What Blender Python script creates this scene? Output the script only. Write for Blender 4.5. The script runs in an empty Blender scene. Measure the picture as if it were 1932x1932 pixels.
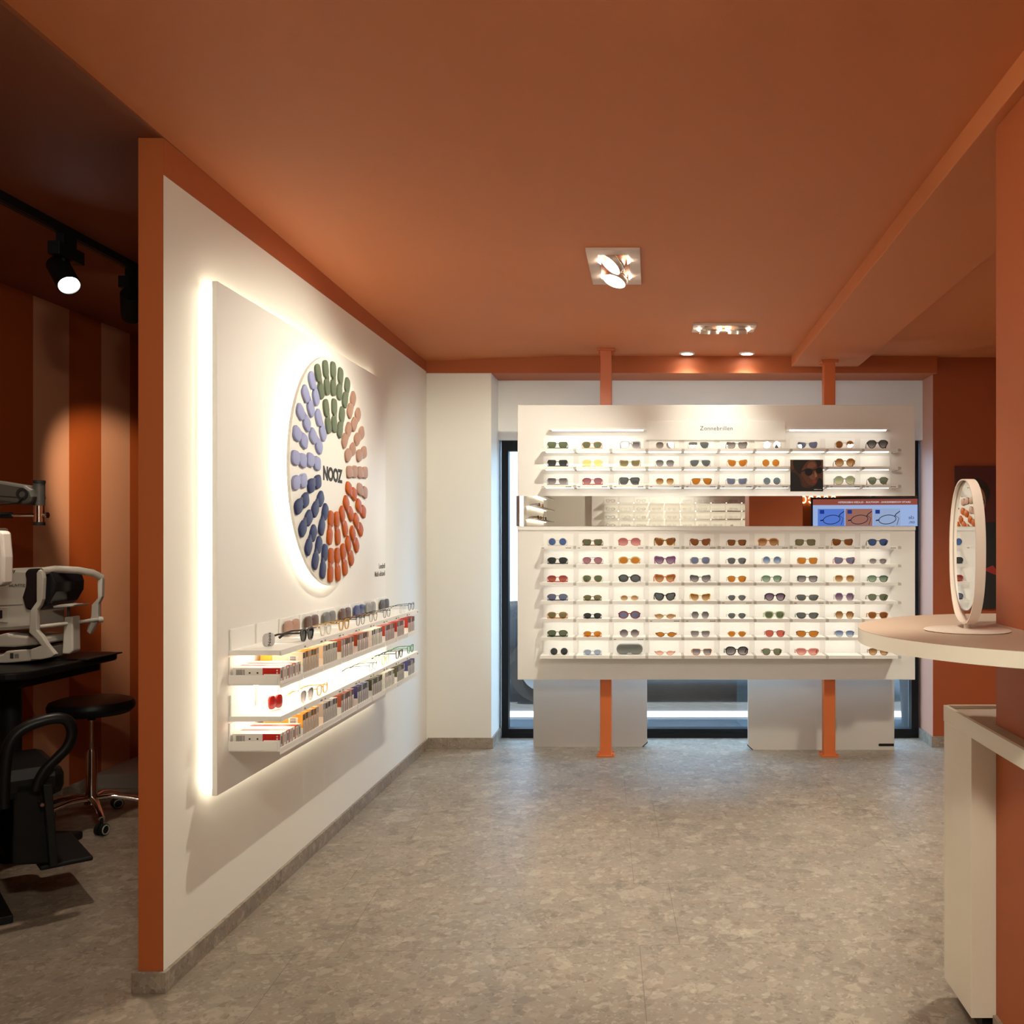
import bpy, bmesh, math, random
from mathutils import Vector, Matrix
R = math.radians
random.seed(7)
S = bpy.context.scene
COL = S.collection

# ---------------------------------------------------------------- camera
cam_d = bpy.data.cameras.new('camera')
cam_d.sensor_width = 36.0
cam_d.lens = 1775.0 / 1932.0 * 36.0
cam_d.shift_x = -(1229 - 966) / 1932.0
cam_d.shift_y = (1019 - 966) / 1932.0
cam_d.clip_start = 0.05
cam = bpy.data.objects.new('camera', cam_d)
cam.location = (0, 0, 1.44)
cam.rotation_euler = (R(90), 0, 0)
COL.objects.link(cam)
S.camera = cam

# ---------------------------------------------------------------- world, sun, exposure
W = bpy.data.worlds.new('daylight')
S.world = W
W.use_nodes = True
bg = W.node_tree.nodes['Background']
bg.inputs[0].default_value = (0.42, 0.69, 1.0, 1)
bg.inputs[1].default_value = 7.5
sun_d = bpy.data.lights.new('sun', 'SUN')
sun_d.energy = 16.0
sun_d.color = (1.0, 0.96, 0.9)
sun_d.angle = R(0.5)
sun = bpy.data.objects.new('sun', sun_d)
sun.rotation_euler = Vector((0.25, 0.15, -1.0)).to_track_quat('-Z', 'Y').to_euler()
sun.location = (0, 9, 8)
COL.objects.link(sun)
S.view_settings.view_transform = 'Standard'
S.view_settings.look = 'None'
S.view_settings.exposure = 0.10
S.view_settings.gamma = 1.0
S.view_settings.use_curve_mapping = False

WARM = (1.0, 0.97, 0.80)
LEDC = (1.0, 0.90, 0.70)

# ---------------------------------------------------------------- materials
def lin(c):
    c = c / 255.0
    return c / 12.92 if c <= 0.04045 else ((c + 0.055) / 1.055) ** 2.4
def rgb(r, g, b):
    return (lin(r), lin(g), lin(b))

_m = {}
def newmat(name):
    m = bpy.data.materials.new(name)
    m.use_nodes = True
    nt = m.node_tree
    nt.nodes.clear()
    out = nt.nodes.new('ShaderNodeOutputMaterial')
    return m, nt, out
def N(nt, t, **kw):
    n = nt.nodes.new(t)
    for k, v in kw.items():
        setattr(n, k, v)
    return n
def mat(name, col, rough=0.5, metal=0.0, spec=0.5, var=0.04, scale=6.0, coat=0.0, bump=0.0, bscale=120.0):
    """Principled surface with a little procedural variation."""
    if name in _m: return _m[name]
    m, nt, out = newmat(name)
    p = N(nt, 'ShaderNodeBsdfPrincipled')
    p.inputs['Roughness'].default_value = rough
    p.inputs['Metallic'].default_value = metal
    p.inputs['Specular IOR Level'].default_value = spec
    p.inputs['Coat Weight'].default_value = coat
    tc = N(nt, 'ShaderNodeTexCoord')
    no = N(nt, 'ShaderNodeTexNoise')
    no.inputs['Scale'].default_value = scale
    no.inputs['Detail'].default_value = 3
    nt.links.new(tc.outputs['Object'], no.inputs['Vector'])
    mx = N(nt, 'ShaderNodeMix', data_type='RGBA')
    mx.inputs['A'].default_value = tuple(c * (1 - var) for c in col) + (1,)
    mx.inputs['B'].default_value = tuple(min(1, c * (1 + var)) for c in col) + (1,)
    nt.links.new(no.outputs['Fac'], mx.inputs['Factor'])
    nt.links.new(mx.outputs['Result'], p.inputs['Base Color'])
    if bump > 0:
        n2 = N(nt, 'ShaderNodeTexNoise')
        n2.inputs['Scale'].default_value = bscale
        nt.links.new(tc.outputs['Object'], n2.inputs['Vector'])
        b = N(nt, 'ShaderNodeBump')
        b.inputs['Strength'].default_value = bump
        b.inputs['Distance'].default_value = 0.002
        nt.links.new(n2.outputs['Fac'], b.inputs['Height'])
        nt.links.new(b.outputs['Normal'], p.inputs['Normal'])
    nt.links.new(p.outputs[0], out.inputs[0])
    _m[name] = m
    return m
def emit(name, col, strength):
    if name in _m: return _m[name]
    m, nt, out = newmat(name)
    e = N(nt, 'ShaderNodeEmission')
    e.inputs[0].default_value = tuple(col) + (1,)
    e.inputs[1].default_value = strength
    nt.links.new(e.outputs[0], out.inputs[0])
    _m[name] = m
    return m
def tint(name, top, bot=None, zlo=0.0, zhi=0.05, gloss=0.07):
    """Tinted lens: clear colour filter (optionally fading downwards like a gradient lens) with a thin reflection."""
    if name in _m: return _m[name]
    m, nt, out = newmat(name)
    tr = N(nt, 'ShaderNodeBsdfTransparent')
    sq = lambda c: tuple(math.sqrt(max(x, 0.0)) for x in c) + (1,)
    if bot is None:
        tr.inputs[0].default_value = sq(top)
    else:
        tc = N(nt, 'ShaderNodeTexCoord')
        sx = N(nt, 'ShaderNodeSeparateXYZ')
        mr = N(nt, 'ShaderNodeMapRange')
        mr.inputs['From Min'].default_value = zlo
        mr.inputs['From Max'].default_value = zhi
        mx = N(nt, 'ShaderNodeMix', data_type='RGBA')
        mx.inputs['A'].default_value = sq(bot)
        mx.inputs['B'].default_value = sq(top)
        nt.links.new(tc.outputs['Object'], sx.inputs[0])
        nt.links.new(sx.outputs['Z'], mr.inputs['Value'])
        nt.links.new(mr.outputs[0], mx.inputs['Factor'])
        nt.links.new(mx.outputs['Result'], tr.inputs[0])
    gl = N(nt, 'ShaderNodeBsdfGlossy')
    gl.inputs['Roughness'].default_value = 0.0
    ms = N(nt, 'ShaderNodeMixShader')
    ms.inputs[0].default_value = gloss
    nt.links.new(tr.outputs[0], ms.inputs[1])
    nt.links.new(gl.outputs[0], ms.inputs[2])
    nt.links.new(ms.outputs[0], out.inputs[0])
    _m[name] = m
    return m
def tortoise(name, a, b, rough=0.25, scale=55.0):
    if name in _m: return _m[name]
    m, nt, out = newmat(name)
    p = N(nt, 'ShaderNodeBsdfPrincipled')
    p.inputs['Roughness'].default_value = rough
    tc = N(nt, 'ShaderNodeTexCoord')
    no = N(nt, 'ShaderNodeTexNoise')
    no.inputs['Scale'].default_value = scale
    no.inputs['Detail'].default_value = 2
    cr = N(nt, 'ShaderNodeValToRGB')
    cr.color_ramp.elements[0].position = 0.46
    cr.color_ramp.elements[0].color = a + (1,)
    cr.color_ramp.elements[1].position = 0.56
    cr.color_ramp.elements[1].color = b + (1,)
    nt.links.new(tc.outputs['Object'], no.inputs['Vector'])
    nt.links.new(no.outputs['Fac'], cr.inputs[0])
    nt.links.new(cr.outputs[0], p.inputs['Base Color'])
    nt.links.new(p.outputs[0], out.inputs[0])
    _m[name] = m
    return m

def floor_mat():
    m, nt, out = newmat('terrazzo_floor')
    L = nt.links.new
    p = N(nt, 'ShaderNodeBsdfPrincipled')
    p.inputs['Roughness'].default_value = 0.42
    p.inputs['Specular IOR Level'].default_value = 0.35
    ge = N(nt, 'ShaderNodeNewGeometry')
    # warp the lookups so the stones get ragged outlines
    wn = N(nt, 'ShaderNodeTexNoise'); wn.inputs['Scale'].default_value = 14; wn.inputs['Detail'].default_value = 2
    L(ge.outputs['Position'], wn.inputs['Vector'])
    wm = N(nt, 'ShaderNodeVectorMath', operation='SCALE'); wm.inputs['Scale'].default_value = 0.05
    L(wn.outputs['Color'], wm.inputs[0])
    wa = N(nt, 'ShaderNodeVectorMath', operation='ADD')
    L(ge.outputs['Position'], wa.inputs[0]); L(wm.outputs[0], wa.inputs[1])
    base = N(nt, 'ShaderNodeTexNoise'); base.inputs['Scale'].default_value = 3.0; base.inputs['Detail'].default_value = 6
    L(ge.outputs['Position'], base.inputs['Vector'])
    c0 = N(nt, 'ShaderNodeValToRGB')
    c0.color_ramp.elements[0].position = 0.3; c0.color_ramp.elements[0].color = rgb(131, 119, 106) + (1,)
    c0.color_ramp.elements[1].position = 0.7; c0.color_ramp.elements[1].color = rgb(149, 136, 122) + (1,)
    L(base.outputs['Fac'], c0.inputs[0])
    last = c0.outputs[0]
    for sc, thr, seed in ((8.0, 0.78, 0.0), (19.0, 0.60, 3.1), (42.0, 0.55, 7.7), (100.0, 0.70, 1.3)):
        ad = N(nt, 'ShaderNodeVectorMath', operation='ADD'); ad.inputs[1].default_value = (seed, seed * 2, 0)
        L(wa.outputs[0], ad.inputs[0])
        v = N(nt, 'ShaderNodeTexVoronoi'); v.inputs['Scale'].default_value = sc
        L(ad.outputs[0], v.inputs['Vector'])
        sp = N(nt, 'ShaderNodeSeparateColor'); L(v.outputs['Color'], sp.inputs[0])
        # which cells are stones
        gt = N(nt, 'ShaderNodeMath', operation='GREATER_THAN'); gt.inputs[1].default_value = thr
        L(sp.outputs['Red'], gt.inputs[0])
        # keep the middle of a cell
        ve = N(nt, 'ShaderNodeTexVoronoi', feature='DISTANCE_TO_EDGE'); ve.inputs['Scale'].default_value = sc
        L(ad.outputs[0], ve.inputs['Vector'])
        ed = N(nt, 'ShaderNodeMapRange'); ed.inputs['From Min'].default_value = 0.03; ed.inputs['From Max'].default_value = 0.06
        L(ve.outputs['Distance'], ed.inputs['Value'])
        mu = N(nt, 'ShaderNodeMath', operation='MULTIPLY'); L(gt.outputs[0], mu.inputs[0]); L(ed.outputs[0], mu.inputs[1])
        mu2 = N(nt, 'ShaderNodeMath', operation='MULTIPLY'); L(mu.outputs[0], mu2.inputs[0]); mu2.inputs[1].default_value = 0.38
        cr = N(nt, 'ShaderNodeValToRGB'); cr.color_ramp.interpolation = 'CONSTANT'
        e = cr.color_ramp.elements
        e[0].position = 0.0; e[0].color = rgb(96, 84, 72) + (1,)
        e[1].position = 0.16; e[1].color = rgb(139, 121, 105) + (1,)
        for pos, c in ((0.36, (166, 150, 132)), (0.56, (153, 133, 117)), (0.72, (120, 106, 94)), (0.84, (184, 170, 151))):
            k = e.new(pos); k.color = rgb(*c) + (1,)
        L(sp.outputs['Green'], cr.inputs[0])
        mx = N(nt, 'ShaderNodeMix', data_type='RGBA')
        L(mu2.outputs[0], mx.inputs['Factor']); L(last, mx.inputs['A']); L(cr.outputs[0], mx.inputs['B'])
        last = mx.outputs['Result']
    # 60 x 120 cm tiles, laid a few degrees off the walls
    mp = N(nt, 'ShaderNodeMapping'); mp.inputs['Rotation'].default_value = (0, 0, R(-3)); mp.inputs['Location'].default_value = (-0.277, -0.339, 0)
    L(ge.outputs['Position'], mp.inputs['Vector'])
    br = N(nt, 'ShaderNodeTexBrick'); br.offset = 0.12
    br.inputs['Scale'].default_value = 1.0; br.inputs['Mortar Size'].default_value = 0.0015; br.inputs['Mortar Smooth'].default_value = 0.1
    br.inputs['Brick Width'].default_value = 1.2; br.inputs['Row Height'].default_value = 0.6
    br.inputs['Color1'].default_value = (1, 1, 1, 1); br.inputs['Color2'].default_value = (0.93, 0.93, 0.93, 1); br.inputs['Mortar'].default_value = (0.62, 0.58, 0.54, 1)
    L(mp.outputs[0], br.inputs['Vector'])
    mm = N(nt, 'ShaderNodeMix', data_type='RGBA', blend_type='MULTIPLY'); mm.inputs['Factor'].default_value = 1.0
    L(last, mm.inputs['A']); L(br.outputs['Color'], mm.inputs['B'])
    L(mm.outputs['Result'], p.inputs['Base Color'])
    L(p.outputs[0], out.inputs[0])
    _m['floor'] = m
    return m

def stripes_mat():
    m, nt, out = newmat('striped_wall_paint')
    L = nt.links.new
    p = N(nt, 'ShaderNodeBsdfPrincipled'); p.inputs['Roughness'].default_value = 0.6
    ge = N(nt, 'ShaderNodeNewGeometry'); sx = N(nt, 'ShaderNodeSeparateXYZ'); L(ge.outputs['Position'], sx.inputs[0])
    a = N(nt, 'ShaderNodeMath', operation='SUBTRACT'); a.inputs[1].default_value = 4.93; L(sx.outputs['Y'], a.inputs[0])
    d = N(nt, 'ShaderNodeMath', operation='DIVIDE'); d.inputs[1].default_value = 0.61; L(a.outputs[0], d.inputs[0])
    f = N(nt, 'ShaderNodeMath', operation='FLOORED_MODULO'); f.inputs[1].default_value = 1.0; L(d.outputs[0], f.inputs[0])
    g = N(nt, 'ShaderNodeMath', operation='GREATER_THAN'); g.inputs[1].default_value = 0.5; L(f.outputs[0], g.inputs[0])
    mx = N(nt, 'ShaderNodeMix', data_type='RGBA')
    mx.inputs['A'].default_value = (0.55, 0.235, 0.115, 1); mx.inputs['B'].default_value = (0.33, 0.058, 0.005, 1)
    L(g.outputs[0], mx.inputs['Factor']); L(mx.outputs['Result'], p.inputs['Base Color']); L(p.outputs[0], out.inputs[0])
    return m

M = dict(
    white=mat('white_wall_paint', (0.80, 0.77, 0.70), 0.6, var=0.015, scale=2, bump=0.05, bscale=200),
    panel=mat('white_laminate', (0.82, 0.79, 0.75), 0.45, var=0.01),
    tray=mat('white_powder_coated_metal', (0.86, 0.84, 0.80), 0.4, var=0.01),
    backplate=mat('bright_white_acrylic', (0.90, 0.885, 0.85), 0.35, var=0.01),
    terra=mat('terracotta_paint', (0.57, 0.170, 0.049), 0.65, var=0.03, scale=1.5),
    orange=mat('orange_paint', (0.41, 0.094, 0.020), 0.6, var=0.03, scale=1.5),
    rust=mat('dark_rust_tone', (0.22, 0.060, 0.016), 0.7, var=0.04, scale=1.5),
    brown=mat('brown_orange_paint', (0.33, 0.062, 0.010), 0.6, var=0.03, scale=1.5),
    blush=mat('blush_paint', (0.55, 0.26, 0.165), 0.6, var=0.02, scale=1.5),
    post=mat('orange_powder_coat', (0.60, 0.14, 0.032), 0.4, var=0.02),
    black=mat('black_aluminium', (0.008, 0.008, 0.009), 0.5, spec=0.2, var=0.1),
    blackrub=mat('black_vinyl', (0.006, 0.006, 0.006), 0.42, spec=0.25, var=0.1),
    blackmat=mat('black_matt_plastic', (0.008, 0.008, 0.008), 0.55, spec=0.25, var=0.1),
    chrome=mat('chrome', (0.82, 0.80, 0.78), 0.12, 1.0, var=0.02),
    mirror=mat('mirror_glass', (0.93, 0.93, 0.92), 0.0, 1.0, var=0.0),
    cream=mat('cream_lacquer', (0.82, 0.74, 0.62), 0.45, var=0.01),
    pinkcream=mat('pale_blush_laminate', (0.46, 0.325, 0.24), 0.5, var=0.01),
    mirrorframe=mat('blush_metal', (0.64, 0.52, 0.445), 0.45, var=0.01),
    device=mat('device_grey_plastic', (0.46, 0.43, 0.375), 0.45, var=0.02),
    devdark=mat('device_black_gloss', (0.012, 0.012, 0.014), 0.22, var=0.1),
    armgrey=mat('dark_grey_casting', (0.045, 0.040, 0.034), 0.5, var=0.05),
    step=mat('grey_step', (0.30, 0.26, 0.23), 0.5, var=0.06, scale=20),
    ink=mat('dark_ink', (0.03, 0.03, 0.03), 0.6),
    inkgrey=mat('grey_ink', (0.14, 0.13, 0.12), 0.6),
    led=emit('warm_led', LEDC, 8.0),
    ledhalo=emit('warm_led_halo', LEDC, 10.0),
    ledshelf=emit('warm_led_shelf', LEDC, 9.0),
    leddisp=emit('neutral_led', (1.0, 0.94, 0.83), 7.5),
    ledbright=emit('warm_led_bright', LEDC, 20.0),
    lamp=emit('lamp_lens', (1.0, 0.90, 0.74), 40.0),
    lampcool=emit('lamp_lens_cool', (1.0, 0.96, 0.9), 30.0),
)
M['floor'] = floor_mat()
M['stripes'] = stripes_mat()

# ---------------------------------------------------------------- mesh building
class MB:
    def __init__(s): s.v = []; s.f = []; s.mi = []; s.sm = []
    def add(s, vs, fs, mi=0, smooth=False):
        o = len(s.v)
        s.v += [tuple(v) for v in vs]
        for f in fs:
            s.f.append(tuple(i + o for i in f)); s.mi.append(mi); s.sm.append(smooth)
        return s
    def box(s, x0, x1, y0, y1, z0, z1, mi=0):
        v = [(x0,y0,z0),(x1,y0,z0),(x1,y1,z0),(x0,y1,z0),(x0,y0,z1),(x1,y0,z1),(x1,y1,z1),(x0,y1,z1)]
        return s.add(v, [(0,3,2,1),(4,5,6,7),(0,1,5,4),(1,2,6,5),(2,3,7,6),(3,0,4,7)], mi)
    def obox(s, c, d, half, mi=0, up=(0,0,1)):
        """box centred at c whose local z runs along d"""
        q = Vector(d).to_track_quat('Z', 'Y')
        v = [Vector(c) + q @ Vector((sx*half[0], sy*half[1], sz*half[2])) for sz in (-1,1) for sx, sy in ((-1,-1),(1,-1),(1,1),(-1,1))]
        return s.add(v, [(0,3,2,1),(4,5,6,7),(0,1,5,4),(1,2,6,5),(2,3,7,6),(3,0,4,7)], mi)
    def prism(s, poly, axis, a, b, mi=0, smooth=False):
        """poly (2D) pushed along axis from a to b. axis x: poly=(y,z); y: (x,z); z: (x,y)"""
        def P(p, t):
            return (t, p[0], p[1]) if axis == 'x' else (p[0], t, p[1]) if axis == 'y' else (p[0], p[1], t)
        n = len(poly)
        v = [P(p, a) for p in poly] + [P(p, b) for p in poly]
        f = [(i, (i+1) % n, n + (i+1) % n, n + i) for i in range(n)]
        f += [tuple(range(n-1, -1, -1)), tuple(range(n, 2*n))]
        return s.add(v, f, mi, smooth)
    def cyl(s, p0, p1, r0, r1=None, n=20, mi=0, caps=True, smooth=True):
        r1 = r0 if r1 is None else r1
        p0, p1 = Vector(p0), Vector(p1)
        q = (p1 - p0).to_track_quat('Z', 'Y')
        v = []
        for p, r in ((p0, r0), (p1, r1)):
            for i in range(n):
                a = 2*math.pi*i/n
                v.append(p + q @ Vector((r*math.cos(a), r*math.sin(a), 0)))
        s.add(v, [(i, (i+1) % n, n+(i+1) % n, n+i) for i in range(n)], mi, smooth)
        if caps:
            o = len(s.v) - 2*n
            s.f += [tuple(o+i for i in range(n-1,-1,-1)), tuple(o+n+i for i in range(n))]; s.mi += [mi, mi]; s.sm += [False, False]
        return s
    def tube(s, pts, r, n=10, mi=0, closed=False, flat=1.0, caps=True):
        """round (or flattened) bar along a polyline; r may be a list"""
        pts = [Vector(p) for p in pts]; m = len(pts)
        rs = r if isinstance(r, (list, tuple)) else [r]*m
        v = []
        up = None
        for k in range(m):
            a = pts[(k-1) % m] if (closed or k > 0) else pts[k]
            b = pts[(k+1) % m] if (closed or k < m-1) else pts[k]
            t = (b - a).normalized()
            if up is None:
                up = Vector((0,0,1)) if abs(t.z) < 0.9 else Vector((0,1,0))
            u = (up - t*up.dot(t)).normalized(); w = t.cross(u); up = u
            for i in range(n):
                g = 2*math.pi*i/n
                v.append(pts[k] + u*rs[k]*math.cos(g)*flat + w*rs[k]*math.sin(g))
        f = []
        for k in range(m if closed else m-1):
            k2 = (k+1) % m
            for i in range(n):
                j = (i+1) % n
                f.append((k*n+i, k*n+j, k2*n+j, k2*n+i))
        s.add(v, f, mi, True)
        if caps and not closed:
            o = len(s.v) - m*n
            s.f += [tuple(o+i for i in range(n-1,-1,-1)), tuple(o+(m-1)*n+i for i in range(n))]; s.mi += [mi, mi]; s.sm += [True, True]
        return s
    def lathe(s, prof, c=(0,0,0), n=40, mi=0):
        """prof [(r,z)] turned about the vertical through c"""
        v = []; f = []; m = len(prof)
        for r, z in prof:
            for i in range(n):
                a = 2*math.pi*i/n
                v.append((c[0]+r*math.cos(a), c[1]+r*math.sin(a), c[2]+z))
        for k in range(m-1):
            for i in range(n):
                j = (i+1) % n
                f.append((k*n+i, k*n+j, (k+1)*n+j, (k+1)*n+i))
        return s.add(v, f, mi, True)
    def ring(s, outer, inner, axis, a, b, mi=0):
        """flat ring between two outlines with equal point counts, pushed from a to b"""
        def P(p, t):
            return (t, p[0], p[1]) if axis == 'x' else (p[0], t, p[1]) if axis == 'y' else (p[0], p[1], t)
        n = len(outer)
        v = [P(p, a) for p in outer] + [P(p, a) for p in inner] + [P(p, b) for p in outer] + [P(p, b) for p in inner]
        f = []
        for i in range(n):
            j = (i+1) % n
            f += [(i, n+i, n+j, j), (2*n+i, 2*n+j, 3*n+j, 3*n+i), (i, j, 2*n+j, 2*n+i), (n+i, 3*n+i, 3*n+j, n+j)]
        return s.add(v, f, mi, True)
    def mesh(s, name):
        me = bpy.data.meshes.new(name)
        me.from_pydata(s.v, [], s.f)
        bm = bmesh.new(); bm.from_mesh(me)
        bmesh.ops.recalc_face_normals(bm, faces=bm.faces)
        bm.to_mesh(me); bm.free()
        for p, mi, sm in zip(me.polygons, s.mi, s.sm):
            p.material_index = mi; p.use_smooth = sm
        if any(s.sm):
            me.set_sharp_from_angle(angle=R(40))
        me.update()
        return me
    def build(s, name, mats, parent=None, bevel=0.0):
        me = s.mesh(name)
        for m in (mats if isinstance(mats, (list, tuple)) else [mats]):
            me.materials.append(m)
        return put(name, me, parent, bevel)
def put(name, me, parent=None, bevel=0.0):
    o = bpy.data.objects.new(name, me)
    COL.objects.link(o)
    if parent is not None: o.parent = parent
    if bevel > 0:
        b = o.modifiers.new('edge', 'BEVEL'); b.width = bevel; b.segments = 2; b.limit_method = 'ANGLE'; b.angle_limit = R(40)
    return o
def tag(o, label, cat=None, group=None, kind=None):
    if label: o['label'] = label
    if cat: o['category'] = cat
    if group: o['group'] = group
    if kind: o['kind'] = kind
    return o
def thing(name, label, cat, loc=(0,0,0), rz=0.0, group=None):
    o = bpy.data.objects.new(name, None)
    o.empty_display_size = 0.05
    COL.objects.link(o)
    o.location = loc; o.rotation_euler = (0, 0, rz)
    return tag(o, label, cat, group)
def struct(o):
    o['kind'] = 'structure'
    return o
def text(name, body, size, m, loc, facing='-y', align='LEFT', parent=None, bold=0.0, xs=1.0, spacing=1.0, extrude=0.0006, tilt=0.0):
    c = bpy.data.curves.new(name, 'FONT')
    c.body = body; c.size = size; c.align_x = align; c.extrude = extrude; c.offset = bold; c.space_character = spacing
    c.resolution_u = 3
    c.materials.append(m)
    tmp = bpy.data.objects.new(name, c)
    me = bpy.data.meshes.new_from_object(tmp)
    bpy.data.objects.remove(tmp)
    o = bpy.data.objects.new(name, me)
    COL.objects.link(o)
    o.location = loc
    o.rotation_euler = (R(90), tilt, {'-y': 0, '+x': R(90), '+y': R(180), '-x': R(-90)}[facing])
    o.scale = (xs, 1, 1)
    if parent is not None: o.parent = parent
    return o
def spot(name, loc, aim, power, angle, blend=0.6, color=WARM, radius=0.03, parent=None):
    d = bpy.data.lights.new(name, 'SPOT')
    d.energy = power; d.spot_size = R(angle); d.spot_blend = blend; d.color = color; d.shadow_soft_size = radius
    o = bpy.data.objects.new(name, d)
    COL.objects.link(o)
    o.location = loc
    o.rotation_euler = (Vector(aim) - Vector(loc)).to_track_quat('-Z', 'Y').to_euler()
    if parent is not None:
        o.parent = parent
        o.location = Vector(loc) - Vector(parent.location)
    return o
# ================================================================ the setting
struct(MB().box(-3.4, 4.3, -1.7, 7.0, -0.08, 0.0).build('floor', M['floor']))
m = MB()
ys = [-1.7, 0.5, 3.0, 4.75, 6.6]
zl = lambda y: 2.726 - 0.0149*(y-3.0)
v = []
for y in ys: v += [(-1.556, y, zl(y)), (-0.55, y, 2.712), (4.3, y, 2.712)]
f = []
for k in range(4):
    for i in range(2): f.append((3*k+i, 3*k+3+i, 3*k+4+i, 3*k+1+i))
m.add(v, f)
m.add([(a, b, 2.86) for a, b, c in v], [tuple(reversed(q)) for q in f])
m.add([(-1.556, -1.7, 2.86), (-1.556, 6.6, 2.86), (-1.556, 6.6, zl(6.6)), (-1.556, 4.75, zl(4.75)), (-1.556, 3, zl(3)), (-1.556, .5, zl(.5)), (-1.556, -1.7, zl(-1.7))], [tuple(range(7))])
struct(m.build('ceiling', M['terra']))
struct(MB().box(-3.4, -1.556, -1.7, 7.0, 2.722, 2.86).build('ceiling_exam_room', M['rust']))  # coloured darker than the main ceiling
# partition that carries the lit display: white board below, orange band and edge
m = MB()
m.box(-1.636, -1.556, 3.0, 6.8, 0, 2.605, 1); m.box(-1.636, -1.5565, 3.0, 6.8, 2.605, 2.722, 0)
o = m.build('wall_left', [M['orange'], M['white'], M['rust']])
for p in o.data.polygons:
    if p.material_index == 1: p.material_index = 1 if p.normal.x > 0.5 else (0 if p.normal.y < -0.5 else 2)
struct(o)
struct(MB().box(-1.556, -1.106, 6.5, 6.85, 0, 2.594).build('wall_pilaster', M['white'], bevel=0.003))
struct(MB().box(-3.4, -1.106, 6.85, 7.0, 0, 2.86).build('wall_back_left', M['white']))
struct(MB().box(-1.106, 1.96, 6.8, 7.0, 2.164, 2.594).build('wall_back_upper', M['white']))
struct(MB().box(-1.556, 1.975, 6.5, 7.0, 2.594, 2.86).build('beam_back', M['orange']))
m = MB().box(1.96, 4.3, 6.55, 7.0, 0, 2.86)
o = m.build('wall_back_right', [M['brown'], M['blush']])
for p in o.data.polygons:
    if p.normal.x < -0.5: p.material_index = 1
struct(o)
struct(MB().box(0.967, 1.428, -1.7, 6.5, 2.637, 2.80).build('beam_right', M['terra'], bevel=0.003))
struct(MB().box(1.0, 1.55, 2.33, 2.732, 0, 2.637).build('pillar', M['orange'], bevel=0.003))
struct(MB().box(4.2, 4.3, -1.7, 6.6, 0, 2.86).build('wall_right', M['orange']))
struct(MB().box(-3.4, 4.3, -1.7, -1.6, 0, 2.86).build('wall_front', M['white']))
struct(MB().box(1.45, 4.2, -1.6, -1.55, 0, 2.712).build('wall_front_orange', M['orange']))
struct(MB().box(-1.65, -1.55, -1.6, 1.32, 0, 2.72).build('wall_left_front', M['white']))
struct(MB().box(-3.4, -3.24, -1.7, 7.0, 0, 2.86).build('wall_exam_left', M['stripes']))
struct(MB().box(-3.24, -1.636, 6.55, 6.85, 0, 2.722).build('wall_exam_back', M['brown']))
struct(MB().box(-3.24, -1.65, 0.6, 0.7, 0, 2.722).build('wall_exam_front', M['brown']))
# stone baseboards, same terrazzo as the floor
bz = 0.066
struct(MB().box(-1.556, -1.543, 2.987, 6.5, 0, bz).build('baseboard_left', M['floor'], bevel=0.001))
struct(MB().box(-1.652, -1.556, 2.987, 3.0, 0, bz).build('baseboard_left_end', M['floor'], bevel=0.001))
struct(MB().box(-1.543, -1.093, 6.487, 6.5, 0, 0.075).build('baseboard_pilaster', M['floor'], bevel=0.001))
struct(MB().box(-1.106, -1.093, 6.5, 6.85, 0, 0.075).build('baseboard_pilaster_side', M['floor'], bevel=0.001))
struct(MB().box(1.947, 1.96, 6.537, 6.85, 0, 0.075).build('baseboard_reveal', M['floor'], bevel=0.001))
struct(MB().box(1.96, 4.2, 6.537, 6.55, 0, 0.075).build('baseboard_back_right', M['floor'], bevel=0.001))
struct(MB().box(-3.24, -3.227, 0.7, 5.45, 0, 0.075).build('baseboard_exam', M['floor'], bevel=0.001))
struct(MB().box(0.987, 1.0, 2.325, 2.722, 0, bz).build('baseboard_pillar', M['floor'], bevel=0.001))
# shop window: black aluminium frame with three lights
wx0, wx1, wz1 = -1.092, 1.945, 2.164
m = MB()
m.box(wx0, wx0+0.05, 6.85, 6.93, 0, wz1); m.box(wx1-0.05, wx1, 6.85, 6.93, 0, wz1)
m.box(wx0+0.05, wx1-0.05, 6.85, 6.93, wz1-0.075, wz1); m.box(wx0+0.05, wx1-0.05, 6.85, 6.93, 0, 0.065)
m.box(wx0+0.06, wx1-0.06, 6.842, 6.85, 0.0, 0.035)
win = struct(m.build('window_1', M['black']))
gl = tint('window_glass', (0.93, 0.97, 0.98), gloss=0.05)
MB().box(wx0+0.045, wx1-0.045, 6.885, 6.893, 0.06, wz1-0.07).build('pane', gl, win)
struct(MB().box(-3.4, 4.3, 7.0, 7.12, 2.25, 3.35).build('wall_outside', mat('grey_facade', (0.35, 0.34, 0.33), 0.8)))
struct(MB().box(-3.4, wx0, 7.0, 7.12, -0.1, 2.25).build('wall_outside_left', mat('grey_facade', (0.35, 0.34, 0.33), 0.8)))
struct(MB().box(wx1, 4.3, 7.0, 7.12, -0.1, 2.25).build('wall_outside_right', mat('grey_facade', (0.35, 0.34, 0.33), 0.8)))
struct(MB().box(wx0-1.0, wx1+1.0, 6.93, 7.72, -0.13, -0.012).build('trim_1', mat('shaded_threshold_stone', (0.022, 0.028, 0.034), 0.7, var=0.5, scale=60)))  # dark granular stone, widened so its colour also carries the near shade

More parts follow.
